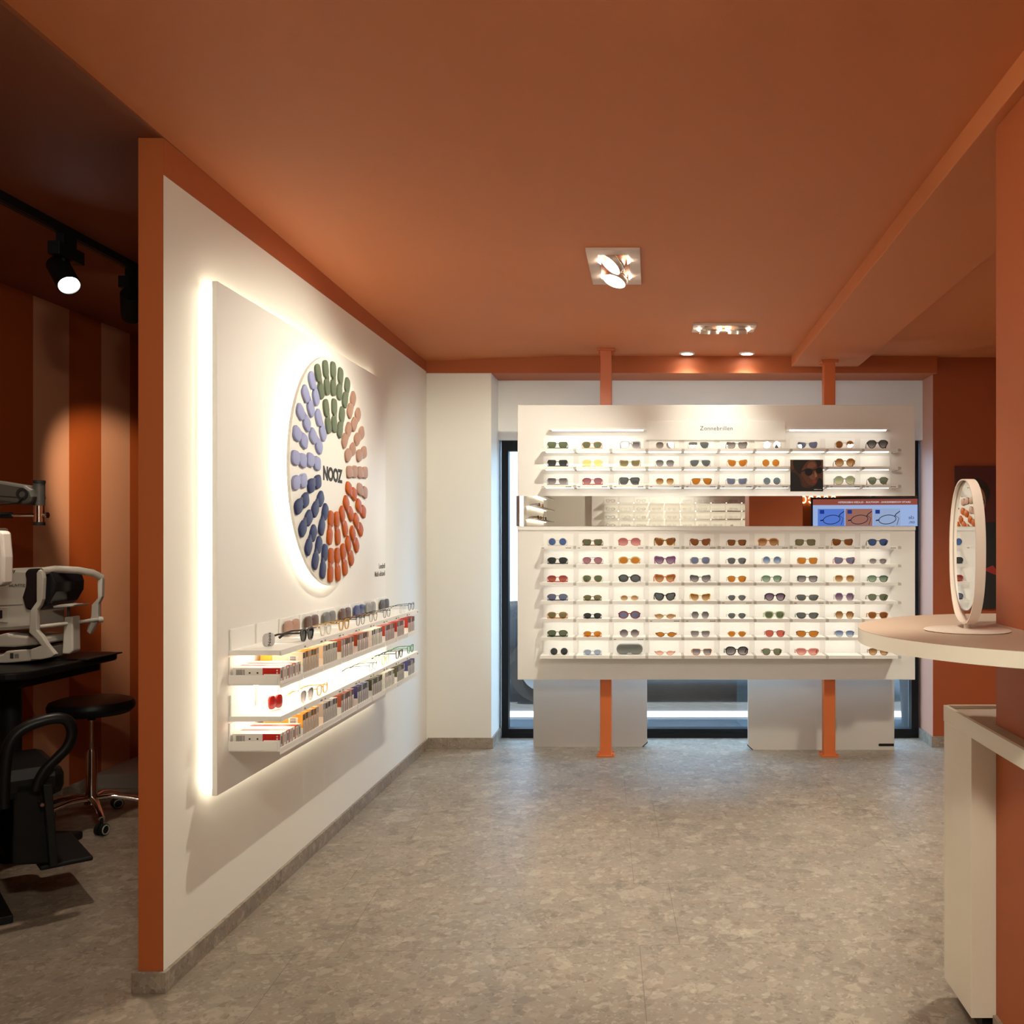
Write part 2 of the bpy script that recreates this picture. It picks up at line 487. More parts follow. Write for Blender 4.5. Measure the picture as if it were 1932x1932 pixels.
# ---------------------------------------------------------------- outside: paving, kerb, parked car
def shaded_paving():
    m, nt, out = newmat('shaded_paving')
    L = nt.links.new
    p = N(nt, 'ShaderNodeBsdfPrincipled'); p.inputs['Roughness'].default_value = 0.85
    ge = N(nt, 'ShaderNodeNewGeometry')
    mp = N(nt, 'ShaderNodeMapping'); mp.inputs['Rotation'].default_value = (0, 0, R(38))
    L(ge.outputs['Position'], mp.inputs[0])
    br = N(nt, 'ShaderNodeTexBrick'); br.inputs['Scale'].default_value = 1.0
    br.inputs['Brick Width'].default_value = 0.22; br.inputs['Row Height'].default_value = 0.11; br.inputs['Mortar Size'].default_value = 0.006
    br.inputs['Color1'].default_value = (0.030, 0.029, 0.027, 1); br.inputs['Color2'].default_value = (0.022, 0.0215, 0.020, 1); br.inputs['Mortar'].default_value = (0.005, 0.005, 0.005, 1)  # dark tones carry the shadow around the car in the colour
    L(mp.outputs[0], br.inputs['Vector']); L(br.outputs[0], p.inputs['Base Color']); L(p.outputs[0], out.inputs[0])
    return m
struct(MB().box(-9, 9, 7.72, 8.03, -0.14, -0.02).build('pavement_outside', mat('sunlit_slabs', (0.42, 0.41, 0.39), 0.85, var=0.06, scale=12)))  # kept paler than the ground around it: the sunlit band in colour
struct(MB().box(-9, 9, 8.13, 30, -0.14, -0.03).build('road_outside', shaded_paving()))
struct(MB().box(-9, 9, 8.03, 8.13, -0.14, -0.015).build('kerb_outside', mat('shaded_kerb_stone', (0.028, 0.028, 0.027), 0.8, var=0.1, scale=30), bevel=0.01))  # darkened too, the car's shadow is in its colour
struct(MB().box(-14, 14, 19, 20, -0.02, 3.2).build('building_outside', mat('far_facade', (0.55, 0.56, 0.58), 0.8)))
car = thing('parked_car', 'dark parked car standing outside behind the shop window', 'car', (0.35, 9.35, -0.02))
def car_section(x):
    # half-outline (y from centre, z): bonnet / cabin / boot
    t = (x + 2.1) / 4.2
    if t < 0.03: top = 0.70
    elif t < 0.22: top = 0.86 + 0.10*(t/0.22)
    elif t < 0.36: top = 0.96 + (1.52-0.96)*((t-0.22)/0.14)
    elif t < 0.72: top = 1.54
    elif t < 0.9: top = 1.54 - 0.5*((t-0.72)/0.18)
    else: top = 1.02
    belt = min(top, 0.93)
    nose = 1.0 - 0.12*max(0, abs(x)-1.7)/0.4
    w = 0.88*nose
    return [(-w*0.9, 0.20), (-w, 0.42), (-w, belt-0.12), (-w*0.96, belt), (-w*(0.96 if top <= belt+0.02 else 0.74), top), (w*(0.96 if top <= belt+0.02 else 0.74), top), (w*0.96, belt), (w, belt-0.12), (w, 0.42), (w*0.9, 0.20)]
xs_ = [-2.1, -2.05, -1.7, -1.2, -0.9, -0.6, -0.1, 0.5, 0.9, 1.3, 1.65, 2.0, 2.1]
v, f = [], []
for x in xs_:
    for y, z in car_section(x): v.append((x, y, z))
for k in range(len(xs_)-1):
    for i in range(10):
        j = (i+1) % 10
        f.append((k*10+i, k*10+j, k*10+10+j, k*10+10+i))
f += [tuple(range(9, -1, -1)), tuple((len(xs_)-1)*10+i for i in range(10))]
MB().add(v, f, 0, True).build('body', mat('dark_car_paint', (0.016, 0.017, 0.020), 0.25, coat=0.6), car)
m = MB()
for a, b in ((-0.62, -0.02), (0.05, 0.72)):
    m.prism([(a, 0.99), (b, 0.99), (b-0.03, 1.42), (a+(0.12 if a < -0.3 else 0.03), 1.42)], 'y', -0.90, -0.70)
m.build('side_window', mat('car_glass', (0.03, 0.035, 0.04), 0.05), car)
for x in (-1.32, 1.28):
    w = MB().cyl((x, -0.93, 0.31), (x, -0.70, 0.31), 0.31, n=32).build('wheel', mat('tyre', (0.015, 0.015, 0.015), 0.8), car)
    h = MB().cyl((x, -0.945, 0.31), (x, -0.92, 0.31), 0.20, n=24)
    for k in range(5):
        a = k*1.2566
        h.box(x-0.02, x+0.02, -0.952, -0.94, 0.31, 0.33)
    h.build('wheel_hub', mat('alloy', (0.35, 0.36, 0.37), 0.3, 0.9), w)
MB().box(-2.13, -2.08, -0.70, -0.45, 0.62, 0.76).box(-2.13, -2.08, 0.45, 0.70, 0.62, 0.76).build('head_lamp', mat('lamp_clear', (0.6, 0.62, 0.65), 0.1), car)
MB().box(2.07, 2.13, -0.74, -0.52, 0.66, 0.86).box(2.07, 2.13, 0.52, 0.74, 0.66, 0.86).build('tail_lamp', mat('lamp_red', (0.35, 0.01, 0.01), 0.15), car)

b = MB().lathe([(0.0, 0.0), (0.19, 0.0), (0.22, 0.62), (0.20, 0.62), (0.17, 0.05), (0.0, 0.05)], (2.17, 7.42, -0.012), 28)
o = b.build('street_standin', mat('standin_dark', (0.05, 0.055, 0.06), 0.6, var=0.3, scale=25)); tag(o, 'dark planter added outside at the far window corner beside the reveal', 'standin')  # added dark drum where the ground lies in shade

# ================================================================ ceiling lamps
def recessed(name, label, x0, x1, y0, y1, lamps, group):
    cx, cy = (x0+x1)/2, (y0+y1)/2
    t = thing(name, label, 'ceiling lamp', (cx, cy, 2.712), 0, group)
    z0, z1 = -0.012, 0.0
    hw = 0.062
    # plate: a frame around the open middle
    if (x1-x0) > (y1-y0):
        a, b = (x1-x0)/2 - 0.07, (y1-y0)/2 - 0.035
    else:
        a, b = (x1-x0)/2 - 0.05, (y1-y0)/2 - 0.07
    X, Y = (x1-x0)/2, (y1-y0)/2
    m = MB().box(-X, X, -Y, -b, z0, z1).box(-X, X, b, Y, z0, z1).box(-X, -a, -b, b, z0, z1).box(a, X, -b, b, z0, z1)
    m.build('plate', mat('blush_lamp_plate', (0.62, 0.46, 0.38), 0.5, var=0.01), t)
    for lx, ly, aim, p, ang, *look in lamps:
        look = look[0] if look else None
        d = (Vector(aim) - Vector((lx, ly, 2.70))).normalized()
        d0 = d
        if look: d = Vector(look).normalized()
        c = Vector((lx-cx, ly-cy, -0.012))
        # bowl reflector open towards the aim, with the bulb disc inside
        q = d.to_track_quat('-Z', 'Y')
        prof = [(0.056, -0.030), (0.059, -0.030), (0.057, 0.0), (0.042, 0.028), (0.0, 0.040), (0.0, 0.036), (0.036, 0.022), (0.052, 0.0), (0.056, -0.030)]
        mm = MB().lathe(prof, n=28)
        mm.v = [tuple(c + q @ Vector(p_)) for p_ in mm.v]
        rf = mm.build('reflector', mat('lamp_reflector', (0.80, 0.77, 0.70), 0.25, 0.6), t)
        mm = MB().lathe([(0.0, 0.0), (0.034, 0.0), (0.034, 0.004), (0.0, 0.006)], n=24)
        mm.v = [tuple(c + q @ Vector((p_[0], p_[1], p_[2]-0.012))) for p_ in mm.v]
        mm.build('bulb', M['lamp'], t)
        sr = MB()
        for sx in (-1, 1):
            sr.prism([(c.x+sx*0.060, -0.024), (c.x+sx*0.074, -0.014), (c.x+sx*0.062, -0.006)], 'y', c.y-0.020, c.y+0.020)
        sr.build('side_glow', M['lamp'], t)  # glowing wedges imitate lamplight caught beside each bowl
        g = MB()
        g.tube([c + q @ Vector((0.062*math.cos(k*math.pi/12), 0.062*math.sin(k*math.pi/12), -0.005)) for k in range(24)], 0.003, 6, closed=True)
        g.build('gimbal', M['chrome'], t)
        spot('lamp_beam', Vector((lx, ly, 2.70)) + d0*0.07, aim, p, ang, 0.7, WARM, 0.012 if (y0 > 4 and x0 < 0) else 0.09, t)
    return t
recessed('recessed_spotlight', 'square ceiling spotlight with two bowls one behind the other, nearer of two', -0.287, -0.05, 4.09, 4.64,
         [(-0.168, 4.24, (-1.5, 4.05, 1.15), 95, 105, (-0.8, -0.25, -1.0)), (-0.168, 4.49, (-1.05, 6.3, 1.25), 95, 74, (-0.35, -0.25, -1.0))], 'two-lamp ceiling spotlights')
recessed('recessed_spotlight', 'wide flat ceiling spotlight with two bowls side by side, farther of two', 0.245, 0.618, 5.51, 5.71,
         [(0.345, 5.61, (0.36, 6.2, 2.2), 13, 62, (0, 0.25, -1)), (0.515, 5.61, (0.50, 6.2, 1.9), 13, 70, (0, 0.25, -1))], 'two-lamp ceiling spotlights')
recessed('recessed_spotlight', 'added unseen fill spotlight with two bowls beyond the round counter pillar', 2.3, 2.67, 4.4, 4.6,  # added lamp out of view, lifts the beam and rear wall
         [(2.4, 4.5, (2.2, 4.8, 0.0), 135, 125), (2.57, 4.5, (2.6, 3.6, 0.0), 135, 125)], 'two-lamp ceiling spotlights')
recessed('recessed_spotlight', 'added unseen fill spotlight with two bowls on the ceiling near the viewpoint', -0.3, 0.07, 0.3, 0.5,  # added lamp out of view, general fill for the room
         [(-0.2, 0.4, (-0.6, 3.6, 0.3), 95, 130), (-0.03, 0.4, (0.20, 3.7, 0.0), 55, 120)], 'two-lamp ceiling spotlights')
recessed('recessed_spotlight', 'added unseen spotlight with two bowls throwing the pool on the terrazzo floor', 0.07, 0.43, 1.75, 1.95,  # added lamp out of view, makes the light pool on the floor
         [(0.16, 1.85, (0.05, 3.9, 0.0), 105, 54), (0.34, 1.85, (0.55, 4.1, 0.0), 105, 54)], 'two-lamp ceiling spotlights')
recessed('recessed_spotlight', 'added unseen fill spotlight with two bowls in front of the eyeglasses wall', 0.2, 0.57, -0.5, -0.3,  # added lamp behind the camera, brightens the mirrored wall
         [(0.3, -0.4, (-0.4, -1.5, 1.5), 70, 120), (0.47, -0.4, (0.8, 2.6, 1.2), 28, 100)], 'two-lamp ceiling spotlights')
for x, w in ((0.243, 'above the Zonnebrillen sign, nearer the white pilaster'), (0.650, 'beside the long ceiling beam, farther from the pilaster')):
    t = thing('downlight', 'small round glowing ceiling downlight ' + w.replace('Zonnebrillen ', 'lettered '), 'ceiling lamp', (x, 6.40, 2.712), 0, 'small round downlights')
    MB().lathe([(0.040, -0.008), (0.052, -0.006), (0.054, 0.0), (0.040, 0.0)], n=32).build('trim_ring', mat('white_trim', (0.8, 0.76, 0.7), 0.4), t)
    MB().lathe([(0.0, -0.006), (0.039, -0.006), (0.039, 0.0), (0.0, 0.0)], n=32).build('diffuser', M['lampcool'], t)
    spot('lamp_beam', (x, 6.40, 2.695), (x, 6.44, 0), 16, 120, 0.8, WARM, 0.035, t)
# ================================================================ sunglasses wall at the back
px0, px1, pz0, pz1, pf = -0.882, 1.738, 0.520, 2.331, 6.20
disp = thing('sunglasses_display', 'big white backlit sunglasses display panel on two orange posts', 'display wall', (0.43, pf, 0))
def D(mb):     # world -> display-local
    mb.v = [(x-0.43, y-pf, z) for x, y, z in mb.v]; return mb
m = MB().box(px0, px1, pf, pf+0.05, pz0, pz1)
D(m).build('panel', M['panel'], disp, 0.002)
TW, TP, TX0 = 0.2127, 0.2317, -0.7146
ROWZ = [2.0287, 1.913, 1.7957, 1.4026, 1.2845, 1.168, 1.0487, 0.933, 0.8156, 0.698]
yf = 6.04
tm = MB()
tm.box(0, TW, 0, pf-yf, -0.004, 0, 0); tm.box(0, TW, 0, 0.003, -0.020, -0.004, 0)
tm.box(0.004, TW-0.012, pf-yf-0.006, pf-yf, 0, 0.080, 1)
tm.box(TW-0.003, TP+0.003, 0.004, 0.012, -0.0195, -0.0042, 2); tm.box(TW, TP, 0.012, pf-yf, -0.0195, -0.001, 2)
tray_me = tm.mesh('tray'); tray_me.materials.append(M['tray']); tray_me.materials.append(M['backplate']); tray_me.materials.append(mat('bracket_grey', (0.50, 0.48, 0.44), 0.5))
lm = MB()
for k, (a, w) in enumerate(((0.010, 0.006), (0.017, 0.008), (TW-0.048, 0.010), (TW-0.036, 0.008), (TW-0.026, 0.012))):
    lm.box(a, a+w, -0.0006, 0.0, -0.0155, -0.011)
price_me = lm.mesh('price_label'); price_me.materials.append(M['inkgrey'])
PRICED = {(2, c) for c in range(10)} | {(3, c) for c in range(10)} | {(7, 3), (7, 4), (8, 2), (6, 5), (6, 7), (6, 8)}
for r, z in enumerate(ROWZ):
    for c in range(10):
        t = put('tray', tray_me, disp)
        t.location = (TX0 + c*TP - 0.43, yf - pf, z)
        if (r, c) in PRICED and not (r == 2 and c == 7):
            put('price_label', price_me, t)
for r in (0, 1, 2, 3, 4, 5, 6, 7, 8):
    z = ROWZ[r]
    D(MB().box(TX0+0.03, TX0+10*TP-0.06, pf-0.085, pf-0.073, z-0.0185, z-0.0125)).build('light_strip', M['leddisp'], disp)
for a, b in ((-0.667, -0.034), (0.880, 1.548)):
    D(MB().box(a, b, pf-0.085, pf, 2.158, 2.170)).build('light_rail', M['tray'], disp)
    D(MB().box(a+0.02, b-0.02, pf-0.078, pf-0.066, 2.152, 2.158)).build('light_strip', M['leddisp'], disp)
D(MB().box(-0.034, 0.880, pf-0.016, pf, 2.098, 2.222)).build('sign_board', mat('satin_white_board', (0.84, 0.82, 0.79), 0.4, var=0.01), disp, 0.001)
text('lettering', 'Zonnebrillen', 0.0385, M['ink'], (0.0, -0.0166, 2.168-0.006), '-y', 'CENTER', disp, spacing=1.08).location.x = 0.427-0.43
D(MB().box(px0-0.006, px1+0.012, pf-0.014, pf, 1.532, 1.730)).build('mirror_strip', M['mirror'], disp)
D(MB().box(px0, px1, pf-0.010, pf, 1.505, 1.531)).build('mirror_ledge', M['tray'], disp)

# two orange steel posts, floor to ceiling
for x, zt, lab in ((-0.303, 2.712, 'orange square steel post holding the sunglasses panel, nearer the white pilaster'),
                   (1.185, 2.637, 'orange square steel post holding the sunglasses panel, under the long ceiling beam')):
    t = thing('steel_post', lab, 'post', (x, 6.29, 0), 0, 'orange posts of the sunglasses panel')
    h = 0.038
    # the post stands behind the panel; it is built in one length
    MB().box(-h, h, -0.038, 0.038, 0, zt).build('column', M['post'], t, 0.003)
    for a, b, n in ((0.0, 0.012, 'foot_plate'), (zt-0.012, zt, 'head_plate')):
        p_ = MB().box(-0.058, 0.058, -0.055, 0.055, a, b).build(n, M['post'], t, 0.002)
        bo = MB()
        for sx in (-0.048, 0.048):
            for sy in (-0.046, 0.046):
                zz = b if a == 0 else a
                bo.cyl((sx, sy, zz-0.004 if a == 0 else zz-0.008), (sx, sy, zz+0.008 if a == 0 else zz), 0.007, n=6)
        bo.build('bolt', M['post'], p_)
# white boards standing on the floor behind the posts
for x0, x1, y, z1, lab, cut in ((-0.822, -0.030, 6.555, 0.62, 'pale grey board standing on the floor behind the first orange post', 1),
                                (0.664, 1.668, 6.46, 0.62, 'wider pale grey board with black slot standing behind the second orange post', 0)):
    t = thing('floor_board', lab, 'board', ((x0+x1)/2, y, 0), 0, 'boards under the sunglasses panel')
    w = (x1-x0)/2; c = 0.03
    poly = [(-w, 0), (w-c, 0), (w, c), (w, z1), (-w, z1)] if cut else [(-w+c, 0), (w, 0), (w, z1), (-w, z1), (-w, c)]
    MB().prism(poly, 'y', 0, 0.03).build('board', mat('greige_board', (0.56, 0.51, 0.455), 0.5, var=0.02), t)
    if cut: MB().prism([(w-c-0.006, 0), (w-c+0.002, 0), (w+0.004, c-0.002), (w+0.004, c+0.006)], 'y', -0.002, 0.032).build('corner_guard', M['blackmat'], t)
    else:
        MB().prism([(-w+c+0.006, 0), (-w+c-0.002, 0), (-w-0.004, c-0.002), (-w-0.004, c+0.006)], 'y', -0.002, 0.032).build('corner_guard', M['blackmat'], t)
        sl = MB().prism([(w-0.100+0.009*math.cos(a), 0.034+0.009*math.sin(a)) for a in [R(90+15*i) for i in range(13)]] + [(w-0.003, 0.025), (w-0.003, 0.043)], 'y', -0.002, 0.002)
        sl.build('slot', M['blackmat'], t)

# ---------------------------------------------------------------- eyewear
CTRL = {   # lens outlines in millimetres, anticlockwise from the nose side
 'panto': [(-23,6),(-17,14),(0,17),(16,15),(24,8),(23,-5),(14,-18),(0,-21),(-13,-18),(-21,-7)],
 'smallpanto': [(-21,6),(-15,12),(0,15),(15,13),(22,7),(21,-4),(13,-15),(0,-18),(-12,-15),(-19,-6)],
 'square': [(-22,10),(-17,15),(0,16),(20,16),(26,12),(25,-3),(19,-17),(4,-20),(-11,-18),(-20,-8)],
 'softsquare': [(-22,8),(-14,17),(2,19),(17,17),(24,8),(23,-6),(14,-19),(0,-21),(-13,-18),(-22,-7)],
 'navigator': [(-24,12),(-18,16),(4,17),(22,15),(28,9),(24,-10),(14,-20),(0,-21),(-12,-15),(-22,0)],
 'aviator': [(-22,10),(-12,18),(4,20),(20,17),(27,7),(25,-8),(15,-20),(0,-22),(-12,-17),(-22,-4)],
 'cat': [(-22,6),(-14,15),(2,17),(19,20),(28,18),(28,8),(21,-10),(8,-20),(-7,-20),(-18,-11)],
 'catsquare': [(-23,10),(-17,15),(0,15),(20,17),(28,16),(27,4),(22,-14),(9,-18),(-9,-18),(-20,-10)],
 'butterfly': [(-22,9),(-14,15),(6,17),(24,19),(29,13),(28,-6),(20,-19),(4,-21),(-12,-15),(-21,-3)],
 'narrow': [(-24,2),(-12,10),(2,12),(16,9),(27,5),(16,-7),(2,-13),(-12,-11),(-22,-5)],
 'wrap': [(-24,6),(-16,14),(4,16),(22,15),(31,9),(27,-4),(18,-15),(0,-18),(-14,-15),(-23,-6)],
}
def outline(kind, n=28):
    """one lens, seen from the front: (outwards, up) from the lens centre"""
    sup = lambda a, b, e: [(a*math.copysign(abs(math.cos(t))**(2/e), math.cos(t)), b*math.copysign(abs(math.sin(t))**(2/e), math.sin(t))) for t in [2*math.pi*i/n for i in range(n)]]
    if kind == 'round': return sup(0.0225, 0.0225, 2.0)
    if kind in CTRL:
        c = CTRL[kind]; k = len(c); o = []
        for i in range(k):
            p0, p1, p2, p3 = [Vector(c[(i+j) % k]) for j in (-1, 0, 1, 2)]
            for q in range(4):
                t = q/4
                o.append(tuple(0.001*0.5*((2*p1)+(-p0+p2)*t+(2*p0-5*p1+4*p2-p3)*t*t+(-p0+3*p1-3*p2+p3)*t**3)))
        return o
    if kind == 'oval': return sup(0.0265, 0.0195, 2.1)
    if kind == 'bigoval': return [(x, z*(1+0.05*x/0.027)) for x, z in sup(0.0280, 0.0225, 2.5)]
    if kind == 'smalloval': return sup(0.0215, 0.0150, 2.1)
    if kind in ('hex', 'octagon', 'geo', 'pebble'):
        corners = {'hex': [(0.026, 0.002), (0.015, 0.0225), (-0.013, 0.0225), (-0.024, 0.003), (-0.013, -0.0225), (0.014, -0.0225)],
                   'octagon': [(0.0265*math.cos(R(22.5+45*i)), 0.0245*math.sin(R(22.5+45*i))) for i in range(8)],
                   'geo': [(0.027, 0.010), (0.012, 0.0205), (-0.013, 0.0205), (-0.025, 0.009), (-0.017, -0.014), (-0.002, -0.0235), (0.014, -0.0180)],
                   'pebble': [(0.027, 0.004), (0.015, 0.0165), (-0.014, 0.0165), (-0.024, 0.005), (-0.014, -0.014), (0.002, -0.0195), (0.016, -0.0135)]}[kind]
        pts = []
        k = len(corners)
        for i in range(k):      # rounded corners
            a, b, c = Vector(corners[i-1]), Vector(corners[i]), Vector(corners[(i+1) % k])
            for t in (0.0, 0.33, 0.66, 1.0):
                p0, p1 = b + (a-b)*0.26, b + (c-b)*0.26
                pts.append(tuple((1-t)**2*p0 + 2*t*(1-t)*b + t*t*p1))
        return pts
    raise ValueError(kind)
_eye = {}
def eye_meshes(kind, t, fold):
    key = (kind, round(t, 4), fold)
    if key in _eye: return _eye[key]
    o = outline(kind)
    w_in = -min(x for x, z in o); w_out = max(x for x, z in o)
    zmin = min(z for x, z in o); zmax = max(z for x, z in o)
    cx = w_in + t + (0.0085 if t < 0.004 else 0.0065)      # half the bridge
    zc = -zmin + t + 0.0005
    dep = 0.0018 if t < 0.002 else 0.0045
    fr = MB()
    for s in (-1, 1):
        off = []
        k = len(o)
        for i in range(k):
            a, b, c = Vector(o[i-1]), Vector(o[i]), Vector(o[(i+1) % k])
            d = (c-a).normalized(); nn = Vector((d.y, -d.x))
            if nn.dot(b) < 0: nn = -nn
            tt = t*(1.35 if (b.y > 0 and t > 0.003) else 1.0)
            off.append((b.x+nn.x*tt, b.y+nn.y*tt))
        fr.ring([(s*(cx+x), zc+z) for x, z in off], [(s*(cx+x), zc+z) for x, z in o], 'y', 0, dep)
    # bridge
    bz = zc + 0.30*zmax
    bh = max(0.0009, t*0.62)
    half = cx - w_in + 0.001
    fr.tube([(-half, dep*0.5, bz), (-half*0.5, dep*0.4, bz+0.003), (0, dep*0.4, bz+0.0038), (half*0.5, dep*0.4, bz+0.003), (half, dep*0.5, bz)], bh, 8)
    if kind in ('navigator', 'aviator'):
        fr.tube([(-half-0.006, dep*0.5, zc+zmax*0.98), (half+0.006, dep*0.5, zc+zmax*0.98)], 0.0012, 8)
    # end pieces
    hz = zc + 0.45*zmax
    hx = cx + w_out + t*0.5
    for s in (-1, 1):
        a0 = hx - t*0.6
        fr.prism([(s*(a0-0.002), hz-0.0022), (s*(hx+0.0038), hz-0.0008), (s*(hx+0.0038), hz+max(0.0016, t*0.7)), (s*(a0-0.002), hz+max(0.0020, t*0.8))], 'y', 0.0005, dep+0.003)
    lens = []
    for s in (-1, 1):
        lm_ = MB().prism([(s*(cx+x*1.01), zc+z*1.01) for x, z in o], 'y', dep*0.35, dep*0.35+0.0014)
        lens.append(lm_.mesh('lens'))
    arms = []
    th = max(0.0011, min(0.0026, t*0.6))
    for s in (-1, 1):
        a = MB(); x = s*(hx+0.0032)
        if fold:
            y = 0.012 if s < 0 else 0.019
            pts = [(x, dep+0.002, hz), (x*1.02, y*0.6, hz*0.55), (x*0.99, y, 0.0052), (x*0.5, y+0.003, 0.0040), (-x*0.5, y+0.004, 0.0040), (-x*1.04, y+0.002, 0.0048)]
            a.tube(pts, [th, th, th*1.3, th*1.8, th*1.9, th*1.9], 8)
        else:
            pts = [(x, dep+0.002, hz), (x*1.005, 0.035, hz*0.98), (x*0.99, 0.085, hz*0.86), (x*0.97, 0.108, hz*0.62), (x*0.94, 0.130, 0.0036)]
            a.tube(pts, [th, th, th, th*1.2, th*1.5], 8, flat=1.3)
        arms.append(a.mesh('temple'))
    for me in lens + arms: me.materials.append(None)
    fm = fr.mesh('frame'); fm.materials.append(None)
    _eye[key] = (fm, lens, arms)
    return _eye[key]
def setm(o, m):
    o.material_slots[0].link = 'OBJECT'; o.material_slots[0].material = m
def eyewear(name, label, cat, loc, rz, kind, fm, lm_, t=0.0032, fold=False, group=None, sc=1.0, tm_=None):
    f, ls, ar = eye_meshes(kind, t, fold)
    r = thing(name, label, cat, loc, rz, group)
    r.scale = (sc, sc, sc)
    setm(put('frame', f, r), fm)
    for l in ls: setm(put('lens', l, r), lm_)
    for a in ar: setm(put('temple', a, r), tm_ or fm)
    return r

FR = {
 'black': mat('acetate_black', (0.012, 0.012, 0.013), 0.25), 'darkbrown': mat('acetate_dark_brown', (0.045, 0.025, 0.015), 0.3),
 'darkgreen': mat('acetate_dark_green', (0.015, 0.045, 0.025), 0.25), 'amber': mat('acetate_amber', (0.55, 0.20, 0.02), 0.25),
 'palegrey': mat('acetate_pale_grey', (0.42, 0.40, 0.42), 0.25), 'gold': mat('thin_gold_metal', (0.62, 0.48, 0.28), 0.3, 0.8),
 'gunmetal': mat('thin_gunmetal', (0.16, 0.15, 0.14), 0.3, 0.7), 'silver': mat('thin_silver_metal', (0.55, 0.55, 0.55), 0.3, 0.8),
 'clear': mat('acetate_clear', (0.72, 0.68, 0.60), 0.15), 'grey': mat('acetate_grey', (0.22, 0.23, 0.24), 0.25),
 'yellow': mat('acetate_yellow', (0.75, 0.55, 0.05), 0.25), 'paleyellow': mat('acetate_pale_yellow', (0.78, 0.70, 0.40), 0.2),
 'tan': mat('acetate_tan', (0.42, 0.24, 0.08), 0.25), 'red': mat('acetate_red', (0.42, 0.03, 0.02), 0.25),
 'darkred': mat('acetate_dark_red', (0.24, 0.01, 0.02), 0.25), 'pink': mat('acetate_pink', (0.50, 0.13, 0.14), 0.25),
 'palepink': mat('acetate_pale_pink', (0.68, 0.30, 0.28), 0.2), 'purple': mat('acetate_purple', (0.22, 0.04, 0.16), 0.25),
 'rose': mat('acetate_rose', (0.30, 0.10, 0.12), 0.25), 'beige': mat('acetate_beige', (0.62, 0.50, 0.30), 0.25),
 'orange': mat('acetate_orange', (0.62, 0.16, 0.03), 0.25), 'navy': mat('acetate_navy', (0.03, 0.04, 0.12), 0.25),
 'olive': mat('acetate_olive', (0.10, 0.09, 0.03), 0.25), 'green': mat('acetate_green', (0.06, 0.16, 0.09), 0.25),
 'palegreen': mat('acetate_pale_green', (0.50, 0.58, 0.36), 0.2), 'paleblue': mat('acetate_pale_blue', (0.50, 0.60, 0.66), 0.2),
 'brown': mat('acetate_brown', (0.20, 0.08, 0.03), 0.25), 'white': mat('acetate_white', (0.80, 0.78, 0.74), 0.25),
 'bronze': mat('thin_bronze_metal', (0.30, 0.20, 0.12), 0.3, 0.7), 'honey': mat('acetate_honey', (0.50, 0.27, 0.06), 0.25),
 'tortoise': tortoise('acetate_tortoise', (0.030, 0.014, 0.006), (0.36, 0.13, 0.02)),
 'lightertortoise': tortoise('acetate_light_tortoise', (0.10, 0.04, 0.01), (0.62, 0.36, 0.10), scale=40),
}
def LT(name, a, b=None, lo=0.004, hi=0.038): return tint('lens_' + name, a, b, lo, hi, 0.018)
LE = {
 'green': LT('green', (0.135, 0.16, 0.10)), 'grey': LT('grey', (0.13, 0.14, 0.15)), 'darkgrey': LT('darkgrey', (0.055, 0.06, 0.065)),
 'greyfade': LT('greyfade', (0.11, 0.10, 0.11), (0.48, 0.44, 0.45)), 'brownfade': LT('brownfade', (0.24, 0.10, 0.03), (0.70, 0.50, 0.30)),
 'bluegrey': LT('bluegrey', (0.16, 0.20, 0.24)), 'blue': LT('blue', (0.07, 0.13, 0.33)), 'slate': LT('slate', (0.16, 0.18, 0.28)),
 'yellow': LT('yellow', (0.86, 0.78, 0.30)), 'olive': LT('olive', (0.21, 0.19, 0.10)), 'orange': LT('orange', (0.52, 0.20, 0.03)),
 'brown': LT('brown', (0.26, 0.10, 0.03)), 'mauve': LT('mauve', (0.30, 0.13, 0.18), (0.45, 0.26, 0.28)), 'rose': LT('rose', (0.42, 0.14, 0.15), (0.72, 0.38, 0.34)),
 'purplefade': LT('purplefade', (0.14, 0.08, 0.15), (0.50, 0.40, 0.46)), 'greenfade': LT('greenfade', (0.11, 0.20, 0.13), (0.50, 0.58, 0.46)),
 'sagefade': LT('sagefade', (0.30, 0.32, 0.18), (0.66, 0.66, 0.46)), 'redfade': LT('redfade', (0.26, 0.05, 0.06), (0.55, 0.22, 0.12)),
 'red': LT('red', (0.55, 0.14, 0.10)), 'peach': LT('peach', (0.68, 0.26, 0.18), (0.88, 0.62, 0.50)), 'pinkfade': LT('pinkfade', (0.50, 0.14, 0.13), (0.86, 0.52, 0.42)),
 'bluefade': LT('bluefade', (0.10, 0.16, 0.33), (0.56, 0.62, 0.70)), 'paleblue': LT('paleblue', (0.34, 0.40, 0.52)), 'greengrey': LT('greengrey', (0.17, 0.20, 0.14)),
 'clear': LT('clear', (0.93, 0.94, 0.93)),
}
